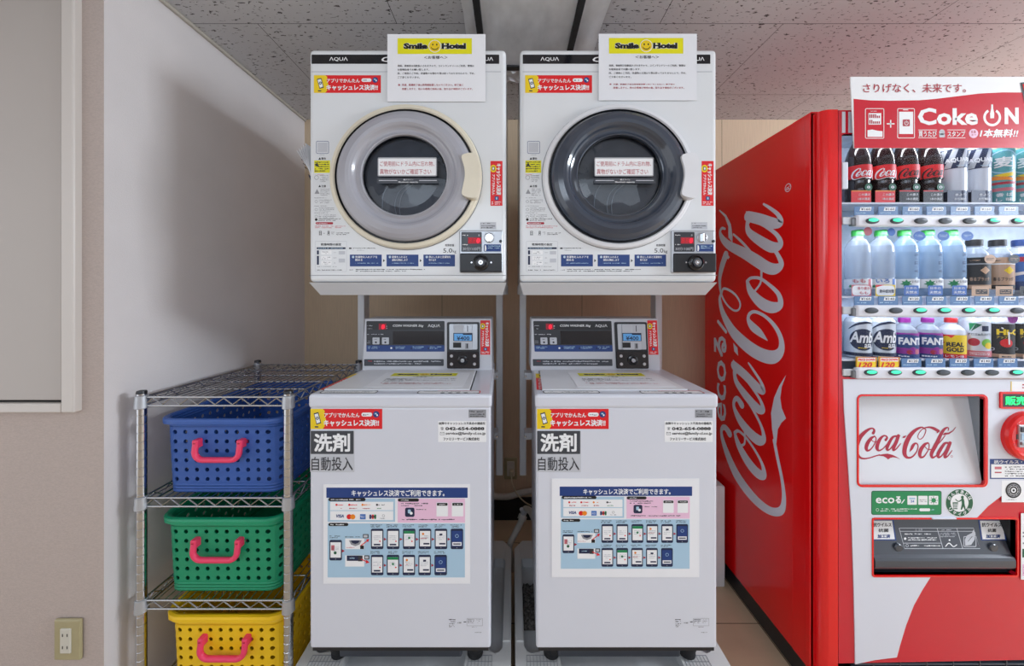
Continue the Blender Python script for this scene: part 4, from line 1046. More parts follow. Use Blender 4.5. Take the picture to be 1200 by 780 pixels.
# wall outlet, cord and hoses in the gap between the machines
t = thing('wall_outlet', 'small beige outlet on the back wall between the washers', 'outlet', (-0.015, YB, 0.27))
b = MB(); b.box(-0.042, 0.028, YB - 0.010, YB, 0.225, 0.345, 'outlet_plate', 0.004); b.build('plate', t)
b = MB(); b.box(-0.028, 0.014, YB - 0.014, YB - 0.008, 0.245, 0.325, 'outlet_insert', 0.002); b.build('socket_insert', t)
b = MB(); b.box(-0.014, 0.010, YB - 0.045, YB - 0.012, 0.256, 0.286, 'cord', 0.005, 3)
pts = catmull([(-0.002, YB - 0.04, 0.26), (0.0, YB - 0.06, 0.235), (0.02, YB - 0.09, 0.20), (0.06, YB - 0.15, 0.185), (0.12, YB - 0.25, 0.20), (0.16, YB - 0.42, 0.23)], 8)
b.tube(pts, 0.0035, 'cord', 8); b.build('power_cord', t)
b = MB(); pts = catmull([(-0.19, 1.97, 0.19), (-0.10, 1.97, 0.165), (-0.02, 1.965, 0.165), (0.06, 1.97, 0.185), (0.16, 1.97, 0.20)], 8)
b.tube(pts, 0.016, 'hose', 12); b.build('drain_hose', loc=(0, 1.97, 0.16), label='pale hose lying crosswise along the back wall skirting', cat='hose')
b = MB(); k = 1.66 / F
pp = [(-0.0015, 1.66, 0.0), (-0.003, 1.65, 0.06), P(597, 640, 1.64), P(603, 626, 1.66), P(610, 612, 1.68), P(613, 603, 1.69), P(616, 596, 1.69), (0.085, 1.62, 0.285), (0.10, 1.532, 0.29)]
b.tube(catmull(pp, 8), 0.014, 'hose', 12)
b.tube([P(611, 609, 1.675), P(613.2, 603, 1.685)], 0.020, 'hose', 12)
b.tube(catmull([P(613, 604, 1.68), P(612, 599, 1.67), P(611, 596, 1.665)], 4), 0.009, 'p_lgrey', 8); b.tube(catmull([P(614, 602, 1.68), P(617, 598, 1.67), P(619, 595, 1.665)], 4), 0.009, 'p_lgrey', 8)
b.build('drain_hose', loc=P(597, 640, 1.64), label='short grey hose with a clamp rising behind the right drain pan', cat='hose')
# white foam box beside the vending machine
b = MB(); b.box(0.66, 0.908, 1.562, 1.80, 0.0, 0.430, 'styro', 0.006, 3)
b.build('white_box', loc=(0.78, 1.68, 0), label='plain white box on the floor behind the right washer', cat='box')

# foil-wrapped cover on the ceiling
t = thing('ceiling_cover', 'grey foil covered panel with black strips on the ceiling above the dryers', 'ceiling cover', (0.06, 0.9, ZC))
def crump(name, x0, x1, y0, y1, z, amp, mat, nx, ny, parent, sm=True):
    b = MB(); vs = []
    for j in range(ny + 1):
        for i in range(nx + 1):
            vs.append((x0 + (x1 - x0) * i / nx + (rnd.random() - .5) * amp * .6, y0 + (y1 - y0) * j / ny, z - amp * rnd.random()))
    b.add(vs, [(j * (nx + 1) + i, (j + 1) * (nx + 1) + i, (j + 1) * (nx + 1) + i + 1, j * (nx + 1) + i + 1) for j in range(ny) for i in range(nx)], mat, sm)
    o = b.build(name, parent)
    return o
yE = 1.525
b = MB(); b.box(-0.115, 0.227, -0.6, yE, ZC - 0.012, ZC - 0.001, 'foil', 0.002)
b.build('panel', t)
crump('foil_skin', -0.112, 0.224, -0.6, yE, ZC - 0.0125, 0.004, 'foil', 7, 34, t)
crump('foil_flap', -0.168, -0.125, -0.6, yE - 0.12, ZC - 0.003, 0.010, 'foil_light', 3, 40, t)
crump('foil_flap', 0.232, 0.322, -0.6, yE - 0.02, ZC - 0.003, 0.008, 'foil_light', 5, 40, t)
b = MB(); b.box(-0.128, -0.104, -0.6, yE - 0.14, ZC - 0.024, ZC - 0.002, 'black_tape', 0.003); b.build('strip', t)
b = MB(); b.box(0.214, 0.238, -0.6, yE, ZC - 0.024, ZC - 0.002, 'black_tape', 0.003); b.build('strip', t)
b = MB(); b.box(-0.13, 0.24, yE, yE + 0.03, ZC - 0.022, ZC - 0.002, 'black_tape', 0.003); b.build('strip', t)
crump('foil_end', -0.12, 0.23, yE + 0.03, yE + 0.13, ZC - 0.003, 0.022, 'foil_light', 22, 7, t, False)

# ------------------------------------------------------------------ red vending machine
M('vm_red', (232, 0, 8), 0.2, coat=0.35); vary('vm_red', (2, 2, 2), 0.03)
M('vm_red_front', (206, 14, 44), 0.25, coat=0.3); vary('vm_red_front', (2, 2, 2), 0.03)
M('vm_white', (220, 224, 236), 0.25, coat=0.3); vary('vm_white', (2, 2, 2), 0.012)
M('vm_inner', (196, 212, 232), 0.4); vary('vm_inner', (40, 40, 40), 0.12)
M('vm_shelf', (224, 226, 236), 0.35)
M('vm_poster', (222, 225, 232), 0.12, coat=0.5)
M('vm_script_red', (172, 12, 52), 0.3)
M('tag_blue', (84, 122, 168), 0.4)
M('btn_dark', (58, 66, 72), 0.3)
M('btn_lit', (60, 226, 170), 0.3, emit=0.7)
M('cola', (34, 18, 18), 0.12, coat=0.4)
M('clear_pet', (206, 220, 238), 0.10, coat=0.4, alpha=0.42)
M('water_pet', (168, 200, 232), 0.10, coat=0.4, alpha=0.55)
M('milky', (216, 222, 234), 0.15, coat=0.3)
M('cap_green', (60, 180, 80), 0.35)
M('cap_red', (200, 30, 40), 0.35)
M('cap_white', (226, 226, 230), 0.35)
M('can_white', (216, 224, 234), 0.18, metal=0.2)
M('can_tan', (198, 162, 134), 0.25)
M('tea_teal', (84, 158, 164), 0.3)
M('slot_grey', (70, 78, 90), 0.3)
M('flap', (62, 68, 78), 0.28, coat=0.2); vary('flap', (12, 12, 12), 0.08)

VX, YV = 0.93, 1.10
kV = YV / F
def VXp(px): return (px - 600) * kV
def VZp(py): return CZ - (py - 344) * kV
VR = 1.93
vm = thing('vending_machine', 'large red drinks vending machine with white flowing script on its side', 'vending machine', (1.43, 1.43, 0))
b = MB(); b.box(VX, VR, 1.215, 1.77, 0.075, 1.815, 'vm_red', 0.002, 2)
b.box(VX, VX + 0.012, 1.140, 1.2155, 0.075, 1.8148, 'vm_red'); b.box(VR - 0.012, VR, 1.140, 1.2155, 0.075, 1.8148, 'vm_red'); b.box(VX + 0.0121, VR - 0.0121, 1.140, 1.2155, 1.800, 1.815, 'vm_red')
b.box(VX - 0.004, VX + 0.02, 1.140, 1.162, 0.078, 1.812, 'vm_red', 0.002)
body = b.build('body', vm)
b = MB(); b.box(VX + 0.006, VR - 0.006, 1.150, 1.765, 0.004, 0.078, 'black_plastic'); b.box(VX + 0.008, VX + 0.035, 1.118, 1.150, 0.03, 1.79, 'black_plastic'); b.build('plinth', vm)
b = MB(); b.lathe([(0.016, 0.0), (0.018, 0.006), (0.018, 0.03), (0.012, 0.034), (0.012, 0.09)], (VX + 0.022, 1.128, 0), 'chrome', 16); b.build('foot', vm)
# big script reading upwards on the side panel
side = lambda u, v, h=0: (VX - 0.0002 - h, -v, u)
s = ST(side)
script(s, 'vm_white', 1, lambda U, V: (0.451 + (U - 45) * 0.000669, -(1.2458 + (718 - V) * 0.000704)), 8)
s.ring(1.607, -1.236, 0.014, 0.0115, 'vm_white', 1, 20); s.text('R', 1.601, -1.244, 1.613, -1.228, 'vm_white', 1)
s.build('script_lettering', body, label='white flowing script reading upwards')
s = ST(side)
s.text('eco', 0.685, -1.665, 0.955, -1.593, 'vm_white', 1, .012); s.text('る', 0.970, -1.690, 1.062, -1.590, 'vm_white', 1, .04)
s.stroke([(1.085, -1.594, .016), (1.125, -1.655, .016)], 'vm_white', 1, sm=False); s.build('eco_lettering', body)

# door: rounded left edge, face with openings
d = MB()
prof = [(VX, 1.134), (VX, 1.122)] + [(VX + 0.022 - 0.022 * math.cos(a), 1.122 - 0.022 * math.sin(a)) for a in [PI / 2 * i / 8 for i in range(9)]] + [(VXp(982), YV)]
zb, zt = 0.085, 1.802
d.add([(x, y, zb) for x, y in prof] + [(x, y, zt) for x, y in prof], [(i, i + 1, len(prof) + i + 1, len(prof) + i) for i in range(len(prof) - 1)], 'vm_red', True)
d.add([(x, y, zt) for x, y in prof] + [(VXp(982), 1.134, zt)], [tuple(range(len(prof) + 1))], 'vm_red')
ff = front(YV)
rectp = lambda a, c, e, f: [(a, c), (e, c), (e, f), (a, f)]
WIN = (986.5, 157, 1338, 441.5); POS = (1004.5, 463, 1154, 568.5); DIS = (1022, 607, 1190.5, 673.5)
zface = 770
d.prism(lambda u, v, h: ff(u, v, h), [(982.6, 129), (1352, 129), (1352, zface), (982.6, 777)], -0.012, 0, 'vm_red_front', [rrpts(*WIN, 3), rrpts(*POS, 5), rrpts(*DIS, 3)])
door = d.build('door', vm)
w_ = ST(ff)
w_.prism(lambda u, v, h: ff(u, v, h), [(987.5, 444), (1340, 444), (1340, 515), (1260, 537), (1215, 557), (1190, 569), (1172, 580.5), (1157, 592), (1143.5, 606), (1021, 606), (1021, 674.3), (1090, 674.3), (1080, 690), (1070, 708), (1061, 731), (1054, 754), (1050, 769), (1025, 772), (1001.5, 777), (1001, 740), (999.6, 680), (997.4, 610), (993.6, 550), (988.6, 480)], 0, 0.0025, 'vm_white', [rrpts(1003, 461.4, 1156, 570, 6)])
w_.build('white_panel', door, label='white curved front panel')
s = ST(ff)
s.prism(lambda u, v, h: ff(u, v, h), rrpts(1003.2, 461.6, 1155.8, 569.8, 6), 0, 0.004, 'vm_red', [rrpts(1005.2, 463.6, 1152.6, 567.4, 4)]); s.build('poster_frame', door)
s = ST(ff); s.prism(lambda u, v, h: ff(u, v, h), rectp(986.6, 131, 990.4, 155.6), 0, .001, 'vm_white'); s.prism(lambda u, v, h: ff(u, v, h), rectp(994, 131, 1012, 155.6), 0, .001, 'vm_white'); s.build('header_panel', door)
# poster behind the upper opening
pf = tilt(1.106, VZp(568), 1.143, VZp(463))
s = ST(pf); s.rect(1000, 463.2, 1150.5, 568.6, 'vm_poster', 0)
script(s, 'vm_script_red', 1, lambda U, V: (1000 + U / 15.0, 490 + V / 15.0)); s.ring(1115.2, 534.5, 1.3, .9, 'vm_script_red', 1, 14)
s.build('poster', door, label='white poster with red flowing script')
b = MB(); x0, x1, z0, z1 = VXp(POS[0]), VXp(POS[2]), VZp(POS[3]), VZp(POS[1])
b.add([(x1, YV, z0), (x1, YV, z1), (x1, 1.15, z1), (x1, 1.11, z0)], [(0, 1, 2, 3)], 'brushed'); b.add([(x0, YV, z0), (x0, YV, z1), (x0, 1.15, z1), (x0, 1.11, z0)], [(0, 1, 2, 3)], 'brushed')
b.add([(x0, YV, z1), (x1, YV, z1), (x1, 1.15, z1), (x0, 1.15, z1)], [(0, 1, 2, 3)], 'slot_grey'); b.add([(x0, YV, z0), (x1, YV, z0), (x1, 1.112, z0), (x0, 1.112, z0)], [(0, 1, 2, 3)], 'slot_grey'); b.build('poster_recess', door)

# display window: lit cabinet, back panel and panes
x0, x1, z0, z1 = VXp(WIN[0]), VXp(WIN[2]), VZp(WIN[3]), VZp(WIN[1])
YI = 1.205
b = MB()
b.add([(x0, YI, z0), (x1, YI, z0), (x1, YI, z1), (x0, YI, z1)], [(0, 1, 2, 3)], 'vm_inner')
b.add([(x0, YV, z0), (x0, YI, z0), (x0, YI, z1), (x0, YV, z1)], [(0, 1, 2, 3)], 'vm_inner'); b.add([(x1, YV, z0), (x1, YI, z0), (x1, YI, z1), (x1, YV, z1)], [(0, 1, 2, 3)], 'vm_inner')
b.add([(x0, YV, z1), (x1, YV, z1), (x1, YI, z1), (x0, YI, z1)], [(0, 1, 2, 3)], 'vm_inner'); b.add([(x0, YV, z0), (x1, YV, z0), (x1, YI, z0), (x0, YI, z0)], [(0, 1, 2, 3)], 'vm_inner')
b.build('display_cabinet', door)
b = MB(); pxbox(b, 986.6, 190, 993, 221.5, YV, -0.006, 0.003, 'vm_white', 0.002); b.build('window_catch', door)
b = MB(); b.box(x0 + 0.001, x1 - 0.001, 1.1075, 1.1090, z0 + 0.001, z1 - 0.001, 'window_glass'); b.build('window_glass', door)
ROWS = [(1.527, 252.2, 266), (1.243, 357.2, 371), (1.052, 430, 443.2)]
LIT = [(1, 1, 0, 0, 0, 1, 1), (0, 0, 1, 1, 1, 1, 0), (1, 1, 1, 0, 0, 0, 1)]
TAGS = [['160'] * 7, ['160', '140', '120', '120', '120', '140', '140'], ['', '', '120', '130', '120', '140', '120']]
for r, (zbase, v0, v1) in enumerate(ROWS):
    b = MB(); b.box(x0 + 0.002, x1 - 0.002, 1.1105, 1.203, zbase - 0.006, zbase - 0.0005, 'vm_shelf', 0.001); b.build('shelf_board', door)
    b = MB(); b.box(VXp(1000), x1, 1.088, 1.1065, VZp(v1), VZp(v0), 'vm_shelf', 0.007, 4)
    pxbox(b, 986.5, v0 + 2, 1002, v1 - 3, YV, -0.006, 0.004, 'silver', 0.002); pxbox(b, 996, v0 + 3.4, 1003, v1 - 1, YV, -0.006, 0.008, 'chrome_dark', 0.003)
    bar = b.build('button_rail', door)
    for i in range(7):
        u = 1022 - r + 28.4 * i; vc = (v0 + v1) / 2 - 0.4
        b = MB(); ku = 1.088 / F; c = ((u - 600) * ku, 1.088, CZ - (vc - 344) * ku)
        b.lathe([(0.0195, 0), (0.0190, 0.003), (0.0165, 0.0045), (0.0, 0.005)], c, 'btn_dark', 28, '-y', 1, .46, cap0=False)
        c2 = (c[0], c[1] - 0.0036, c[2] + 0.0020)
        b.lathe([(0.0155, 0), (0.0145, 0.0016), (0.0, 0.0024)], c2, 'btn_lit' if LIT[r][i] else 'slot_grey', 28, '-y', 1, .36, cap0=False)
        b.build('button', bar)
        # price tag clipped above its button
        ft = front(1.1035); tu0 = 1001 + 28.2 * i - (0 if r < 2 else 1); tv0, tv1 = v0 - 10.4, v0 + 1.0
        t = ST(ft)
        if r == 2 and i < 2:
            a = 1003 + 26.6 * i
            t.prism(lambda u, v, h: ft(u, v, h), [(a, tv0 - 2), (a + 24.6, tv0 - 1.2), (a + 24, tv1), (a, tv1)], -0.001, 0.0006, 'p_gold')
            t.frame(a + .2, tv0 - 1.6, a + 24, tv1, .2, .7, 'p_dred', 3); t.rect(a + 2, tv0 - .6, a + 22.6, tv0 + 3.6, 'p_white', 3); t.text('PRICE DOWN', a + 2.6, tv0 + .2, a + 22, tv0 + 3, 'p_red', 4, .04); t.text('120', a + 2.4, tv0 + 4.6, a + 18.6, tv1 - .4, 'p_red', 4, .03, shear=.25)
        else:
            t.prism(lambda u, v, h: ft(u, v, h), rrpts(tu0, tv0, tu0 + 23, tv1, 1), -0.001, 0.0006, 'tag_blue')
            t.pol([(tu0 + 7, tv0 + 1), (tu0 + 20, tv0 + 1), (tu0 + 19, tv0 + 5.2), (tu0 + 6, tv0 + 5.2)], 'p_white', 3); t.text('¥' + TAGS[r][i], tu0 + 7.6, tv0 + 1.7, tu0 + 18.6, tv0 + 4.6, 'p_navy', 4, .02); t.micro(tu0 + 1.5, tv0 + 6.6, tu0 + 19, tv0 + 8.8, 1, 'p_lblue', 3)
        t.build('price_tag', bar)

# LED sign, coin dial and stickers at the right
b = ST(ff); b.prism(lambda u, v, h: ff(u, v, h), rrpts(1169.4, 458.4, 1240, 478, 2), 0, 0.006, 'vm_red'); b.rect(1172.2, 460.8, 1237, 475.8, 'black_gloss', 21); b.text('販売中', 1174.6, 463.4, 1211, 473.6, 'led_green', 23, .03); b.build('led_sign', door, label='black sign with green lettering')
b = MB(); disc(b, 1199.5, 509.4, 28, YV, [(28.6, 0), (28.6, 0.012), (27, 0.018), (24, 0.020), (21.5, 0.016), (20.5, 0.010), (0, 0.010)], 'vm_red', n=48)
pxbox(b, 1187, 496, 1212, 522, YV, 0.008, 0.014, 'silver', 0.002); pxbox(b, 1188.5, 498, 1211, 504, YV, 0.013, 0.016, 'charcoal', 0.001); pxbox(b, 1189, 505.5, 1211, 513.5, YV, 0.013, 0.0155, 'p_lblue', 0.001); pxbox(b, 1194, 506.5, 1203, 511, YV, 0.0155, 0.0162, 'p_green'); pxbox(b, 1188, 515, 1212, 519, YV, 0.013, 0.018, 'brushed', 0.002)
pxbox(b, 1180.6, 505.6, 1182.6, 511.6, YV, 0.019, 0.0206, 'black_plastic')
b.build('bill_slot_dial', door, label='round red bill slot')
s = ST(ff); s.rect(1158.6, 537, 1235, 560.4, 'p_blue', 9); s.rect(1160, 543.2, 1233.6, 559, 'p_white', 10); s.text('抗ウイルス・抗菌仕様', 1163, 538.2, 1222, 542.4, 'p_white', 11, .03); s.rect(1164, 546, 1172, 549, 'p_pinkred', 11); s.rect(1164, 552, 1172, 553.4, 'p_dred', 11); s.micro(1176, 545, 1230, 558, 5, 'p_ink', 11); s.build('sticker', door)
s = ST(ff); s.rect(1172.4, 562.2, 1235, 587.6, 'p_white', 9); s.circ(1186, 573.6, 9.2, 'p_black', 10, 28); s.ring(1186, 573.6, 7.4, 6.6, 'p_grey', 11, 24); s.ring(1186, 573.6, 5.4, 4.8, 'p_white', 11, 20); s.circ(1186, 573.6, 3, 'p_white', 11, 14); s.circ(1186, 573.6, 1.4, 'p_black', 12, 10)
for i in range(10): s.line([(1186 + 4.6 * math.cos(i * .63), 573.6 + 4.6 * math.sin(i * .63)), (1186 + 7.6 * math.cos(i * .63 + .4), 573.6 + 7.6 * math.sin(i * .63 + .4))], .8, 'p_grey', 12)
s.micro(1178, 583.8, 1195, 585.4, 1, 'p_ink', 10); s.text('JP', 1198.4, 576, 1204, 580.6, 'p_black', 10, .02, shear=.2); s.build('sticker', door)
s = ST(ff); s.rect(1195, 600.4, 1240, 678, 'p_white', 9); s.rect(1196.6, 642, 1238, 652, 'p_dgreen', 10); s.rect(1196.6, 660, 1238, 674, 'p_pink', 10); s.micro(1198, 662, 1236, 672, 3, 'p_dred', 11); s.micro(1197, 604, 1236, 638, 8, 'p_grey', 10, fill=.6); s.build('sticker', door)
s = ST(ff); s.rect(1183, 446.4, 1240, 458, 'p_white', 9); s.rect(1183, 446.4, 1184, 458, 'p_gold', 10); s.micro(1196.4, 448, 1236, 456, 2, 'p_dred', 10); s.build('sticker', door)
# green labels
s = ST(ff); s.rr(1020, 574.2, 1102.2, 602.4, 2.4, 'p_dgreen', 9); s.rr(1020.8, 575, 1101.4, 601.6, 2, 'p_green', 10)
s.text('eco', 1025, 582, 1047, 588.8, 'p_white', 11, .02); s.text('る', 1048, 580.4, 1054.6, 588.8, 'p_white', 11, .05); s.stroke([(1055.4, 588.6, 1.2), (1058.4, 584.6, 1.2)], 'p_white', 11, sm=False)
for u in (1062, 1074.6, 1087): s.rr(u, 580, u + 11, 590.4, .8, 'p_white', 11)
s.rect(1064, 582, 1071, 584, 'p_lblue', 12); s.text('24', 1065.6, 585, 1069.8, 587.6, 'p_mblue', 12, .03); s.micro(1076, 583.6, 1084.6, 587.4, 2, 'p_grey', 12); s.circ(1092.5, 585.2, 2.8, 'p_green', 12, 16)
for i in range(8): s.circ(1092.5 + 4 * math.cos(i * PI / 4), 585.2 + 4 * math.sin(i * PI / 4), .6, 'p_dgreen', 12, 8)
s.ring(1027, 596.4, 1.8, 1.4, 'p_white', 11, 14); s.micro(1030.5, 594.2, 1074, 598.8, 2, 'p_white', 11); s.rr(1076, 594.6, 1088.6, 598, 1.4, 'p_white', 11); s.micro(1090, 595, 1096, 597.4, 1, 'p_lblue', 11); s.build('eco_label', door, label='green label with white lettering')
s = ST(ff); cu, cv = 1123, 588.2
s.circ(cu, cv, 16.4, 'p_white', 9, 40); s.ring(cu, cv, 15.8, 10.6, 'p_dgreen', 10, 40)
def arc_text(s, txt, r, a0, a1, sz, mat, h, inward):
    n = len(txt); f0 = s.fm
    for i, ch in enumerate(txt):
        a = math.radians(a0 + (a1 - a0) * (i / (n - 1)))
        px, py = cu + r * math.cos(a), cv + r * math.sin(a); rot = a + PI / 2 if not inward else a - PI / 2
        s.fm = lambda u, v, hh=0, px=px, py=py, rot=rot: f0(px + u * math.cos(rot) - v * math.sin(rot), py + u * math.sin(rot) + v * math.cos(rot), hh)
        s.text(ch, -sz / 2, -sz / 2, sz / 2, sz / 2, mat, h, .03)
    s.fm = f0
arc_text(s, 'のんだあとは', 13.2, 205, 335, 4.0, 'p_white', 11, False); arc_text(s, 'リサイクル', 13.2, 145, 35, 4.0, 'p_white', 11, True)
s.circ(cu + 3.4, cv - 6.6, 1.7, 'p_dgreen', 10, 14); s.stroke([(cu + 3.6, cv - 4, 3.2), (cu + 4.2, cv + 1, 3.0), (cu + 2.2, cv + 7.4, 1.6)], 'p_dgreen', 10); s.stroke([(cu + 4.4, cv, 2.2), (cu + 6.4, cv + 7.4, 1.6)], 'p_dgreen', 10, sm=False)
s.stroke([(cu + 3.2, cv - 4, 1.5), (cu - 1, cv - 1.6, 1.1), (cu - 4.6, cv - 4, 1.0)], 'p_dgreen', 10); s.pol([(cu - 8, cv - .6), (cu - 1.6, cv - .6), (cu - 2.4, cv + 7.4), (cu - 7.2, cv + 7.4)], 'p_dgreen', 10)
for i in range(3): s.line([(cu - 6.6 + i * 1.8, cv + .4), (cu - 6.3 + i * 1.6, cv + 6.6)], .5, 'p_white', 11)
for i in range(3): s.line([(cu - 7.4, cv + 1.4 + i * 2), (cu - 2.2, cv + 1.4 + i * 2)], .5, 'p_white', 11)
s.build('recycling_label', door, label='round green recycling label')
s = ST(ff); s.line([(1008, 470), (1008, 470.1)], .1, 'p_grey', 9); del s

# dispensing bay with its sloping flap
x0, x1, z0, z1 = VXp(DIS[0]), VXp(DIS[2]), VZp(DIS[3]), VZp(DIS[1])
b = MB(); Yb = 1.20
b.add([(x0, Yb, z0), (x1, Yb, z0), (x1, Yb, z1), (x0, Yb, z1)], [(0, 1, 2, 3)], 'black_plastic')
b.add([(x0, YV, z0), (x0, Yb, z0), (x0, Yb, z1), (x0, YV, z1)], [(0, 1, 2, 3)], 'black_plastic'); b.add([(x1, YV, z0), (x1, Yb, z0), (x1, Yb, z1), (x1, YV, z1)], [(0, 1, 2, 3)], 'black_plastic')
b.add([(x0, YV, z1), (x1, YV, z1), (x1, Yb, z1), (x0, Yb, z1)], [(0, 1, 2, 3)], 'black_plastic'); b.add([(x0, YV, z0), (x1, YV, z0), (x1, Yb, z0), (x0, Yb, z0)], [(0, 1, 2, 3)], 'charcoal'); b.build('dispensing_bay', door)
s = ST(ff); s.prism(lambda u, v, h: ff(u, v, h), rrpts(1020.6, 605.6, 1192, 675, 3), 0, 0.004, 'vm_red', [rrpts(1022.4, 607.4, 1190.2, 673, 2)]); s.build('bay_frame', door)
FT = (1.150, VZp(606.5)); FB = (1.106, VZp(651))
flp = tilt(FB[0], FB[1], FT[0], FT[1])
sec = [FT, FB, (1.098, VZp(653)), (1.095, VZp(656)), (1.095, VZp(663)), (1.099, VZp(666)), (1.112, VZp(667)), (1.160, VZp(612))]
xa, xb = VXp(1024), VXp(1188)
b = MB(); n = len(sec)
b.add([(xa, p[0], p[1]) for p in sec] + [(xb, p[0], p[1]) for p in sec], [(i, (i + 1) % n, n + (i + 1) % n, n + i) for i in range(n)] + [tuple(range(n))[::-1], tuple(range(n, 2 * n))], 'flap')
for u in (1052, 1163):
    p = flp(u, 641, 0.0); b.lathe([(0.014, -0.006), (0.0135, 0.003), (0.011, 0.005), (0.0, 0.0055)], p, 'flap', 20, '-y', 1, .85)
flap = b.build('flap', door, label='dark grey dispensing flap')
for u0, u1 in ((1022, 1047), (1146, 1176)):
    s = ST(flp)
    s.pol([(u0, 608.4), (u1, 608.4), (u1 + 3.4, 632.8), (u0 + (3.6 if u0 > 1100 else 0), 632.8)], 'p_blue', 1)
    e = 3.4 if u0 > 1100 else 0
    s.pol([(u0 + (2 if e else 0), 609.6), (u1 - 1.8, 609.6), (u1 + 1.4, 631.4), (u0 + (5.2 if e else 0), 631.4)], 'p_white', 2)
    s.text('抗ウイルス', u0 + (4 if e else 1), 612, u1 - 2.6, 616.8, 'p_black', 3, .03); s.text('抗菌', u0 + (11 if e else 7), 618.8, u1 - (9 if e else 6), 623, 'p_black', 3, .03); s.text('加工済', u0 + (9 if e else 6), 625.6, u1 - 4, 630, 'p_blue', 3, .05)
    s.build('sticker', flap)
s = ST(flp)
def quad_frame(p, wd, mat, h): s.line(p + [p[0]], wd, mat, h)
quad_frame([(1053.6, 618.4), (1140.6, 618.4), (1148.4, 642.4), (1060, 642.4)], .7, 'p_lgrey', 1)
s.line([(1098, 618.4), (1105, 642.4)], .7, 'p_lgrey', 1); s.line([(1121, 618.4), (1128, 642.4)], .7, 'p_lgrey', 1); s.line([(1054.8, 622.2), (1141.6, 622.2)], .6, 'p_lgrey', 1); s.line([(1058.6, 636), (1103.4, 636)], .6, 'p_lgrey', 1)
s.text('⚠ 注意', 1072, 619.2, 1081, 621.8, 'p_lgrey', 1); s.micro(1060, 624, 1097, 626.6, 1, 'p_white', 1); s.circ(1060.6, 630.8, 1.5, 'p_white', 1, 10); s.micro(1064, 628.6, 1099, 633.4, 2, 'p_white', 1); s.ring(1063, 639, 1.8, 1.3, 'p_lgrey', 1, 12); s.micro(1067, 637.6, 1102, 640.4, 1, 'p_white', 1, rag=False)
s.micro(1100.6, 619.6, 1119, 621.6, 1, 'p_lgrey', 1); s.micro(1102, 623.4, 1121, 629.4, 3, 'p_lgrey', 1)
s.stroke([(1108, 639.8, 1), (1112, 636, 1.2), (1117, 640, 1), (1121, 638, 1)], 'p_white', 1); s.circ(1112.6, 632.4, 1.1, 'p_white', 1, 8)
s.frame(1129, 628, 1144, 640.4, 1, .8, 'p_lgrey', 1); s.pol([(1131, 639), (1130.6, 632), (1133, 627), (1139, 624), (1140.6, 620), (1143, 624), (1142, 632), (1138, 638)], 'p_lgrey', 1); s.line([(1134, 634), (1139, 628)], .6, 'charcoal', 2)
s.build('instructions', flap)
b = MB(); pxbox(b, 1090, 605.2, 1118, 606.8, YV, 0.0, 0.007, 'vm_white', 0.001); b.build('bay_light', door)
# black louvre under the door
b = MB(); pxb = VXp(1003)
b.box(pxb, VR - 0.01, 1.116, 1.120, 0.03, 0.17, 'black_plastic')
for i in range(9):
    z = 0.036 + i * 0.014; b.box(pxb, VR - 0.01, 1.104, 1.117, z, z + 0.004, 'slot_grey')
for i in range(12): b.box(pxb + 0.055 + 0.08 * i, pxb + 0.058 + 0.08 * i, 1.103, 1.117, 0.034, 0.155, 'charcoal')
b.build('louvre', vm)

# sign board standing over the window
fb = front(1.086)
s = ST(fb)
out = [(996.6, 90), (1336, 90), (1336, 173), (1001, 173.4)]
s.prism(lambda u, v, h: fb(u, v, h), out, -0.003, 0, 'p_white')
s.pol([(1000.2, 115.8), (1020, 117.6), (1042.5, 118), (1077.5, 117.4), (1095, 116), (1112.5, 113.9), (1147.5, 109.6), (1175, 108.2), (1205, 108.4), (1260, 111), (1336, 112), (1336, 173), (1001, 173.4)], 'vm_red_front', 1)
s.text('さりげなく、未来です。', 1011, 98, 1131.8, 108.6, 'p_dred', 2, .012)
s.frame(1013.6, 127, 1035.9, 162.4, 1.6, .7, 'p_white', 2); s.rect(1017.6, 132.6, 1032.4, 146, 'p_white', 2); s.pol([(1016.4, 152.6), (1022, 151.8), (1028, 153.2), (1034, 153.8), (1034, 160.4), (1016.4, 160.4)], 'p_white', 2); s.micro(1020, 129.6, 1028, 131, 1, 'p_white', 2)
for j, n in ((134, 4), (140.6, 2)):
    for i in range(6): s.rect(1018.4 + i * 2.2, j + (0 if i < n else 1.6), 1019.8 + i * 2.2, j + 4.4, 'p_dred', 3)
s.rect(1042.8, 140.6, 1044.2, 149.6, 'p_white', 2); s.rect(1039, 144.4, 1048, 145.8, 'p_white', 2)
s.frame(1051.3, 127, 1071.7, 162, 1.6, .7, 'p_white', 2); s.rect(1053.4, 131, 1069.8, 157, 'p_white', 2); s.rr(1057.6, 140, 1065.8, 148, 1, 'p_dred', 3); s.ring(1061.7, 144.4, 2.4, 1.8, 'p_white', 4, 16, -1.1, 4.2); s.rect(1061.4, 141.4, 1062, 144.4, 'p_white', 4); s.rect(1058, 128.4, 1064, 129.2, 'p_white', 2)
s.text('Coke', 1075.4, 126.6, 1145.8, 146.6, 'p_white', 2, .032)
s.ring(1162.4, 137.6, 10.4, 7.6, 'p_white', 2, 32, -1.05, 4.19); s.pol([(1160.2, 138.6), (1160, 133), (1161.2, 127.6), (1161.4, 122.4), (1163.4, 122.4), (1163.6, 127.6), (1164.8, 133), (1164.6, 138.6)], 'p_white', 2)
s.text('N', 1177, 126.1, 1193.4, 145.4, 'p_white', 2, .045)
for a, c in ((1076, 1097.6), (1109.8, 1131)): s.rect(a, 152, c, 152.6, 'p_white', 2); s.rect(a, 161.2, c, 161.8, 'p_white', 2)
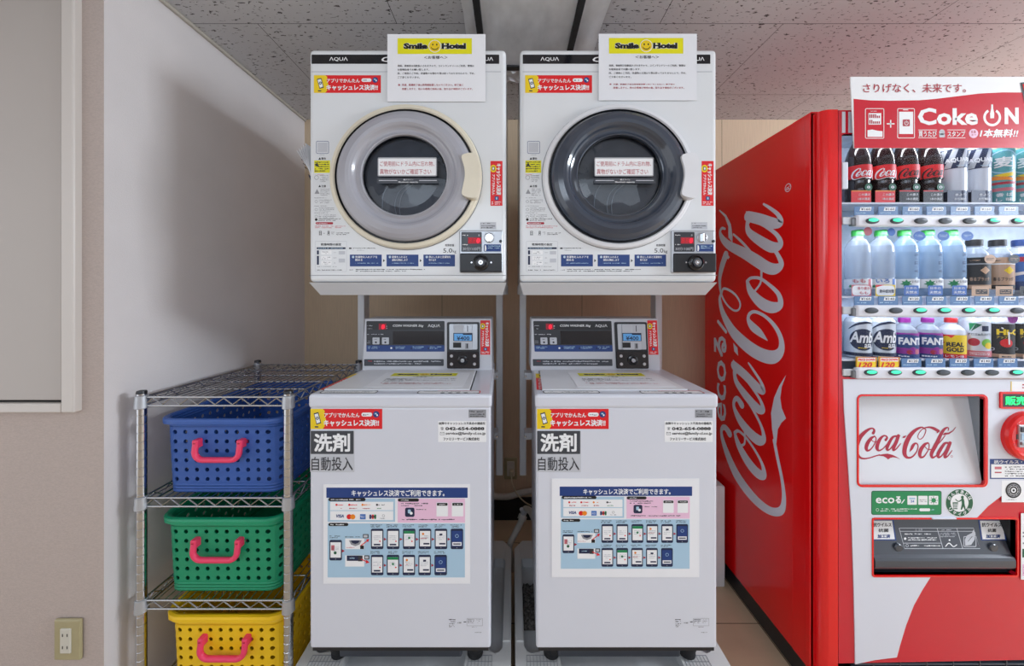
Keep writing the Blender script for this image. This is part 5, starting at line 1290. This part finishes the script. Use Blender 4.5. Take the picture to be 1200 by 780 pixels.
s.text('買うたび', 1076.2, 153.4, 1097.4, 160.4, 'p_white', 2, .02); s.text('スタンプ', 1110, 153.6, 1130.8, 160, 'p_white', 2, .02)
s.circ(1103.6, 155, 3.4, 'p_lgrey', 2, 12); s.rr(1100.4, 156.6, 1107, 161, 1, 'p_lgrey', 2); s.micro(1101.4, 153, 1106, 159, 3, 'p_grey', 3)
s.circ(1140.6, 156.4, 5.4, 'p_pink', 2, 20); s.text('15', 1138, 153, 1143.4, 156, 'p_dred', 3, .04); s.text('本で', 1137.6, 156.8, 1143.8, 159.6, 'p_dred', 3)
s.text('1本無料!!', 1147.6, 151.2, 1193, 161, 'p_white', 2, .035, shear=.2)
s.pol([(1195.4, 97), (1207, 95.4), (1212, 119), (1200, 121)], 'p_black', 3); s.pol([(1197.6, 99), (1206, 97.8), (1210, 116), (1202, 117.4)], 'vm_red', 4)
s.build('sign_board', vm, label='red and white sign board over the window')
b = MB()
for px in (1030, 1180, 1310): b.box(VXp(px) - 0.006, VXp(px) + 0.006, 1.089, 1.101, VZp(172), VZp(132), 'vm_white')
b.build('sign_bracket', vm)

# ------------------------------------------------------------------ drinks on show behind the window
YBt = 1.146
def cyl(x, z0, r): return lambda u, v, h=0: (x + (r + h) * math.sin((u - 0.018) / r), YBt - (r + h) * math.cos((u - 0.018) / r), z0 - v)   # labels face the buyer, a little to the left
def drink(name, label, cat, row, i, prof, mats, printer=None, r=0.033, card=None, group=None):
    x = 1.0795 + 0.0727 * i; z = ROWS[row][0]
    t = thing(name, label, cat, (x, YBt, z), group)
    b = MB(); b.lathe(prof['body'], (x, YBt, z), mats[0], 24); b.build('body', t)
    if 'cap' in prof: c = MB(); c.lathe(prof['cap'], (x, YBt, z), mats[1], 18); c.build('cap', t)
    if printer:
        s = ST(cyl(x, z, r), 40); printer(s, r); s.build('wrap', t)
    if card:
        cx = (1012.6 + 28.4 * i - 600) * 1.1035 / F
        fm = lambda u, v, h=0: (cx + u, 1.1125 - h, z - v)
        s = ST(fm); card(s); s.build('pop_card', t)
    return t
def cap(h, r=0.0135, hh=0.016): return [(r, h), (r, h + hh - 0.002), (r - 0.0015, h + hh), (0, h + hh)]
PB = dict(body=[(0.026, 0), (0.030, 0.003), (0.0315, 0.012), (0.0315, 0.045), (0.0295, 0.062), (0.0300, 0.070), (0.0325, 0.074), (0.033, 0.078), (0.033, 0.114), (0.0325, 0.124), (0.030, 0.145), (0.024, 0.168), (0.016, 0.186), (0.0125, 0.194), (0.0125, 0.206)], cap=cap(0.205))
PW = dict(body=[(0.026, 0), (0.030, 0.003), (0.032, 0.012), (0.032, 0.05), (0.031, 0.055), (0.032, 0.06), (0.032, 0.12), (0.0325, 0.135), (0.030, 0.155), (0.022, 0.172), (0.0135, 0.180), (0.0125, 0.188)], cap=cap(0.187, 0.0155, 0.018))
PT = dict(body=[(0.030, 0), (0.033, 0.003), (0.034, 0.012), (0.034, 0.160), (0.031, 0.178), (0.022, 0.195), (0.0135, 0.203), (0.0125, 0.21)], cap=cap(0.209, 0.0145))
PC = dict(body=[(0.024, 0.001), (0.0265, 0.002), (0.033, 0.010), (0.033, 0.112), (0.0275, 0.122), (0.027, 0.124), (0.0255, 0.122), (0.0, 0.1215)])
PS = dict(body=[(0.026, 0), (0.030, 0.003), (0.031, 0.010), (0.031, 0.075), (0.029, 0.088), (0.018, 0.100), (0.0125, 0.104), (0.0125, 0.11)], cap=cap(0.109, 0.0145, 0.014))
PG = dict(body=[(0.026, 0), (0.030, 0.003), (0.0325, 0.012), (0.0325, 0.118), (0.030, 0.13), (0.021, 0.146), (0.0165, 0.150), (0.0165, 0.156)], cap=cap(0.155, 0.0185, 0.02))
def cola(scr):
    def pr(s, r):
        s.rect(-.098, -.116, .098, -.076, 'p_red', 1)
        script(s, scr, 2, lambda U, V: (-0.024 + U * 0.0000640, -0.1155 + V * 0.0000600), 4)
        s.micro(-.012, -.088, .03, -.084, 1, scr, 2)
    return pr
def card(bg, fg, a, c, edge=None):
    def f(s):
        s.prism(lambda u, v, h: s.fm(u, v, h), rectp(-.030, -.036, .030, 0), -0.0008, 0, bg)
        if edge: s.rect(-.030, -.036, .030, -.033, edge, 1)
        s.text(a, -.008, -.027, .026, -.0195, fg, 2, .01); s.text(c, -.010, -.014, .026, -.0065, fg, 2, .01)
    return f
def badge(s, u, v, r, m): s.circ(u, v, r, m, 6, 16)
def cola_card(bg, edge):
    f0 = card(bg, 'p_white', 'この濃さ', '1本の満足', edge)
    def f(s):
        f0(s); s.circ(.022, -.046, .0115, 'p_dgreen', 1, 18); s.text('0', .017, -.050, .027, -.042, 'p_white', 2, .02)
    return f
L = 'in the top row'
drink('drink_bottle', 'cola bottle with white script on red label, leftmost ' + L, 'bottle', 0, 0, PB, ('cola', 'cap_red'), cola('p_white'), card=cola_card('p_red', 'p_orange'))
drink('drink_bottle', 'cola bottle with white script on red label, second ' + L, 'bottle', 0, 1, PB, ('cola', 'cap_red'), cola('p_white'), card=cola_card('p_red', 'p_orange'))
drink('drink_bottle', 'cola bottle with black script on red label, third ' + L, 'bottle', 0, 2, PB, ('cola', 'p_black'), cola('p_black'), card=cola_card('p_black', 'p_red'))
drink('drink_bottle', 'cola bottle with black script on red label, fourth ' + L, 'bottle', 0, 3, PB, ('cola', 'p_black'), cola('p_black'), card=cola_card('p_black', 'p_red'))
def aqua(s, r):
    s.rect(-.098, -.165, .098, -.105, 'p_navy', 1)
    for a in (-.03, -.008, .02): s.pol([(a, -.163), (a + .012, -.163), (a - .004, -.107), (a - .018, -.107)], 'p_lgrey', 2)
    s.text('AQUARIUS', -.024, -.137, .052, -.122, 'p_white', 3, .03); s.micro(0, -.115, .03, -.110, 1, 'p_lblue', 3)
    s.rect(-.098, -.036, .098, 0, 'p_navy', 1)
for i, n in ((4, 'first of two'), (5, 'second of two')):
    drink('drink_bottle', 'pale sports drink bottle with navy bands, %s %s' % (n, L), 'bottle', 0, i, PT, ('milky', 'p_blue'), aqua, 0.034, card=card('p_navy', 'p_white', '水より', '水分補給'))
def tea(s, r):
    s.rect(-.098, -.170, .098, -.004, 'tea_teal', 1)
    s.rect(-.098, -.18, .098, -.168, 'p_tan', 2)
    s.ring(0, -.125, .036, .033, 'p_lblue', 3, 30); s.text('麦', -.020, -.140, .018, -.108, 'p_white', 3, .03)
    s.pol([(-.022, -.086), (.030, -.094), (.030, -.082), (0, -.078)], 'p_gold', 3); s.pol([(-.03, -.084), (0, -.080), (.03, -.072), (.03, -.066), (-.03, -.072)], 'p_orange', 3)
    s.rect(-.03, -.064, .03, -.056, 'p_dred', 3); s.rect(-.03, -.046, .03, -.036, 'p_pinkred', 3); s.text('香 ば', -.016, -.030, .018, -.019, 'p_white', 3, .03); s.text('し 味', -.016, -.015, .018, -.004, 'p_white', 3, .03)
drink('drink_bottle', 'teal barley tea bottle next to the sports drinks ' + L, 'bottle', 0, 6, PT, ('tea_teal', 'p_tan'), tea, 0.034)
drink('drink_bottle', 'teal barley tea bottle at the far right edge, ' + L, 'bottle', 0, 7, PT, ('tea_teal', 'p_tan'), tea, 0.034)
L = 'in the middle row'
def leafw(s, u, v, k, m='p_green'):
    s.pol([(u + k * a, v + k * c) for a, c in ((-1, .1), (-.5, -.15), (-.75, -.6), (-.2, -.45), (0, -1), (.25, -.45), (.8, -.6), (.5, -.1), (1, .2), (.4, .3), (.5, .75), (0, .45), (-.5, .75), (-.4, .3))], m, 5)
def flav(m1, m2, t1):
    def f(s, r):
        s.text('い・ろ・は・す', .004, -.150, .014, -.062, 'p_grey', 2, 0, rot=1)
        s.rect(-.098, -.052, .098, -.022, 'p_white', 1); s.text(t1, -.018, -.052, .012, -.040, m1, 3, .03); leafw(s, -.022, -.030, .006); s.text('いろはす', -.012, -.035, .018, -.026, m2, 3, .03); s.rect(.020, -.052, .030, -.022, m1, 2)
    return f
drink('drink_bottle', 'clear bottle with pink flavour label and green cap, leftmost ' + L, 'bottle', 1, 0, PW, ('clear_pet', 'cap_green'), flav('p_pinkred', 'p_green', 'もも'), .0322, card=lambda s: (s.rect(-.030, -.034, .030, 0, 'p_white', 1), s.frame(-.030, -.034, .030, 0, .001, .002, 'p_pinkred', 2), s.text('香り豊か', -.012, -.028, .026, -.019, 'p_pinkred', 3, .02), s.text('もも', -.006, -.014, .02, -.005, 'p_pinkred', 3, .02), s.circ(.020, -.196, .013, 'p_pinkred', 1, 18)))
drink('drink_bottle', 'clear bottle with yellow and blue flavour label and green cap, second ' + L, 'bottle', 1, 1, PW, ('clear_pet', 'cap_green'), flav('p_mblue', 'p_gold', 'いろ'), .0322, card=lambda s: (s.rect(-.030, -.034, .030, 0, 'p_white', 1), s.frame(-.030, -.034, .030, 0, .001, .002, 'p_gold', 2), s.pol([(-.03, -.034), (-.002, -.034), (-.03, -.026)], 'p_red', 3), s.text('熱中症対策', -.018, -.020, .026, -.009, 'p_navy', 3, .02), s.circ(.018, -.194, .012, 'p_mblue', 1, 18)))
def water(s, r):
    s.text('い・ろ・は・す', .014, -.155, .026, -.070, 'p_navy', 2, 0.01, rot=1)
    s.rect(-.098, -.052, .098, -.024, 'p_white', 1); leafw(s, -.004, -.038, .013); s.text('いろはす', .008, -.048, .030, -.040, 'p_navy', 6, .02)
wc = lambda s: (s.rr(-.016, -.032, .028, -.002, .002, 'p_mblue', 1), s.text('日本の', -.010, -.028, .022, -.020, 'p_white', 2, .01), s.text('天然水', -.012, -.016, .024, -.006, 'p_white', 2, .02), s.circ(.030, -.182, .0185, 'p_mblue', 1, 20, rv=.014), s.micro(.018, -.187, .042, -.178, 2, 'p_lblue', 2))
for i, n in ((2, 'left of three alike'), (3, 'middle of three alike'), (4, 'right of three alike')):
    drink('drink_bottle', 'blue tinted water bottle with green leaf label, %s %s' % (n, L), 'bottle', 1, i, PW, ('water_pet', 'cap_green'), water, .0322, card=wc)
def coffee(bg, fg, band):
    def f(s, r):
        s.rect(-.098, -.118, .098, -.020, bg, 1); s.rect(-.098, -.100, .098, -.096, band, 2); s.rect(-.098, -.034, .098, -.022, fg, 2)
        s.pol([(.012, -.090), (.024, -.078), (.012, -.066), (0, -.078)], 'p_tan' if bg == 'p_black' else 'p_gold', 3); s.text('香るブラック', -.020, -.058, .022, -.046, fg if bg == 'p_black' else 'p_black', 3, .02)
        s.micro(-.02, -.112, .0, -.106, 1, fg, 3)
    return f
dc = lambda m, m2, mb: (lambda s: (s.rect(-.03, -.030, .022, 0, m, 1), s.rect(-.018, -.020, .018, -.006, 'p_black', 2), s.micro(-.016, -.018, .016, -.008, 2, 'p_tan', 3), s.circ(.026, -.112, .0175, mb, 1, 20, rv=.014), s.micro(.014, -.116, .038, -.108, 2, m2, 2)))
drink('drink_bottle', 'black labelled coffee bottle with clear shoulders ' + L, 'bottle', 1, 5, PG, ('clear_pet', 'p_black'), coffee('p_black', 'can_tan', 'p_grey'), .0327, card=dc('p_tan', 'p_black', 'p_tan'))
drink('drink_bottle', 'tan labelled coffee bottle with clear shoulders ' + L, 'bottle', 1, 6, PG, ('clear_pet', 'p_black'), coffee('can_tan', 'p_black', 'p_white'), .0327, card=dc('p_tan', 'p_tan', 'p_black'))
def cafe(s, r): s.rect(-.098, -.130, .098, -.018, 'p_mblue', 1); s.rect(-.026, -.120, .03, -.105, 'p_dred', 2); s.pol([(-.03, -.07), (.03, -.084), (.03, -.076), (-.03, -.06)], 'p_white', 2); s.rect(-.098, -.045, .098, -.018, 'p_blue', 2)
drink('drink_bottle', 'blue labelled bottle at the far right edge, ' + L, 'bottle', 1, 7, PG, ('milky', 'p_blue'), cafe, .0327, card=dc('p_black', 'p_tan', 'p_blue'))
L = 'in the bottom row'
def amb(s, r):
    s.circ(.006, -.058, .032, 'p_navy', 2, 30, rv=.033); s.stroke([(-.028, -.090, .002), (-.010, -.104, .006), (.012, -.110, .007), (.03, -.108, .003)], 'p_navy', 2); s.rect(-.098, -.018, .098, -.008, 'p_navy', 2)
    s.text('Amb', -.026, -.082, .034, -.048, 'p_white', 3, .03, shear=.2); s.text('asa', .008, -.046, .028, -.034, 'p_white', 3, .02, shear=.2); s.micro(-.006, -.036, .018, -.030, 1, 'p_gold', 3)
for i, n in ((0, 'leftmost'), (1, 'second')):
    drink('drink_can', 'white can with navy disc and white lettering, %s %s' % (n, L), 'can', 2, i, PC, ('can_white',), amb)
def fan(s, r):
    s.rect(-.098, -.078, .098, 0, 'p_purple', 1); s.pol([(-.09, -.068), (-.05, -.070), (.0, -.074), (.05, -.066), (.09, -.068), (.09, -.032), (.05, -.03), (-.05, -.034), (-.09, -.032)], 'p_blue', 2); s.text('FANTA', -.020, -.064, .052, -.042, 'p_white', 3, .05); s.circ(.012, -.026, .010, 'p_purple', 3, 14); s.circ(.024, -.022, .008, 'p_pinkred', 3, 14); s.circ(.004, -.020, .007, 'p_dred', 3, 12); s.rect(-.098, -.014, .098, 0, 'p_blue', 3); s.micro(-.02, -.011, .02, -.003, 1, 'p_white', 4)
for i, n in ((2, 'left'), (3, 'right')):
    drink('drink_bottle', 'small purple labelled grape drink bottle, %s of two alike %s' % (n, L), 'bottle', 2, i, PS, ('clear_pet', 'p_purple'), fan, .0312)
def gold(s, r):
    s.rect(-.098, -.072, .098, -.014, 'p_red', 1); s.pol([(-.05, -.014), (.0, -.072), (.05, -.072), (.05, -.014)], 'p_gold', 2); s.circ(-.018, -.058, .010, 'p_gold', 3, 14); s.text('REAL', -.018, -.050, .020, -.036, 'p_black', 3, .05); s.text('GOLD', -.018, -.034, .020, -.020, 'p_black', 3, .05); s.rect(-.098, -.014, .098, 0, 'p_red', 2); s.text('レモン味', -.02, -.011, .02, -.003, 'p_white', 3, .02)
drink('drink_bottle', 'small bottle with yellow and red label and red cap ' + L, 'bottle', 2, 4, PS, ('milky', 'cap_red'), gold, .0312)
def aloe(s, r):
    s.pol([(-.022, -.108), (-.008, -.108), (-.02, -.084)], 'p_green', 2); s.pol([(-.008, -.108), (.004, -.104), (-.018, -.082)], 'p_dgreen', 2); s.rect(.004, -.100, .020, -.084, 'p_navy', 2); s.text('アロエ&白ぶどう', -.024, -.078, .026, -.070, 'p_black', 2, .02); s.circ(-.012, -.050, .012, 'p_dred', 2, 16); s.circ(.016, -.048, .013, 'p_lime', 2, 16); s.circ(.020, -.040, .010, 'p_gold', 3, 12); s.rect(-.098, -.024, .098, -.006, 'p_pinkred', 2); s.micro(-.02, -.02, .024, -.010, 2, 'p_white', 3)
drink('drink_can', 'white can with green leaf and dark red dot ' + L, 'can', 2, 5, PC, ('can_white',), aloe)
def hic(s, r):
    s.rect(-.098, -.106, .098, -.014, 'p_black', 1); s.text('Hi-C', -.014, -.090, .038, -.072, 'p_gold', 2, .05); s.text('アップル', -.014, -.069, .014, -.061, 'p_gold', 2, .01); s.circ(.006, -.048, .014, 'p_red', 2, 18, rv=.013); s.ring(-.022, -.028, .005, .003, 'p_lgrey', 2, 12); s.stroke([(-.004, -.094, .003), (.010, -.080, .004), (.011, -.045, .004)], 'p_white', 3, sm=False); s.rect(-.098, -.014, .098, -.004, 'p_tan', 2)
def hcard(s): s.rect(-.02, -.014, .03, 0, 'p_tan', 1); s.micro(-.012, -.011, .026, -.003, 1, 'p_ink', 2); s.circ(.022, -.124, .016, 'p_purple', 1, 18)
drink('drink_can', 'black fruit drink can beside the green leaf can ' + L, 'can', 2, 6, PC, ('can_white',), hic, card=hcard)
drink('drink_can', 'black fruit drink can at the far right edge, ' + L, 'can', 2, 7, PC, ('can_white',), hic, card=hcard)
# strip lights inside the display cabinet
for z, e in ((VZp(160), 1.0), (1.445, 0.6), (1.205, 0.45)):
    l = area('cabinet_light', (1.47, 1.118, z - 0.006), (1.47, 1.19, z - 0.15), 0.9, 0.012, e, (0.92, 0.96, 1.0))

bpy.data.objects.remove(_to, do_unlink=True); bpy.data.curves.remove(_tc)
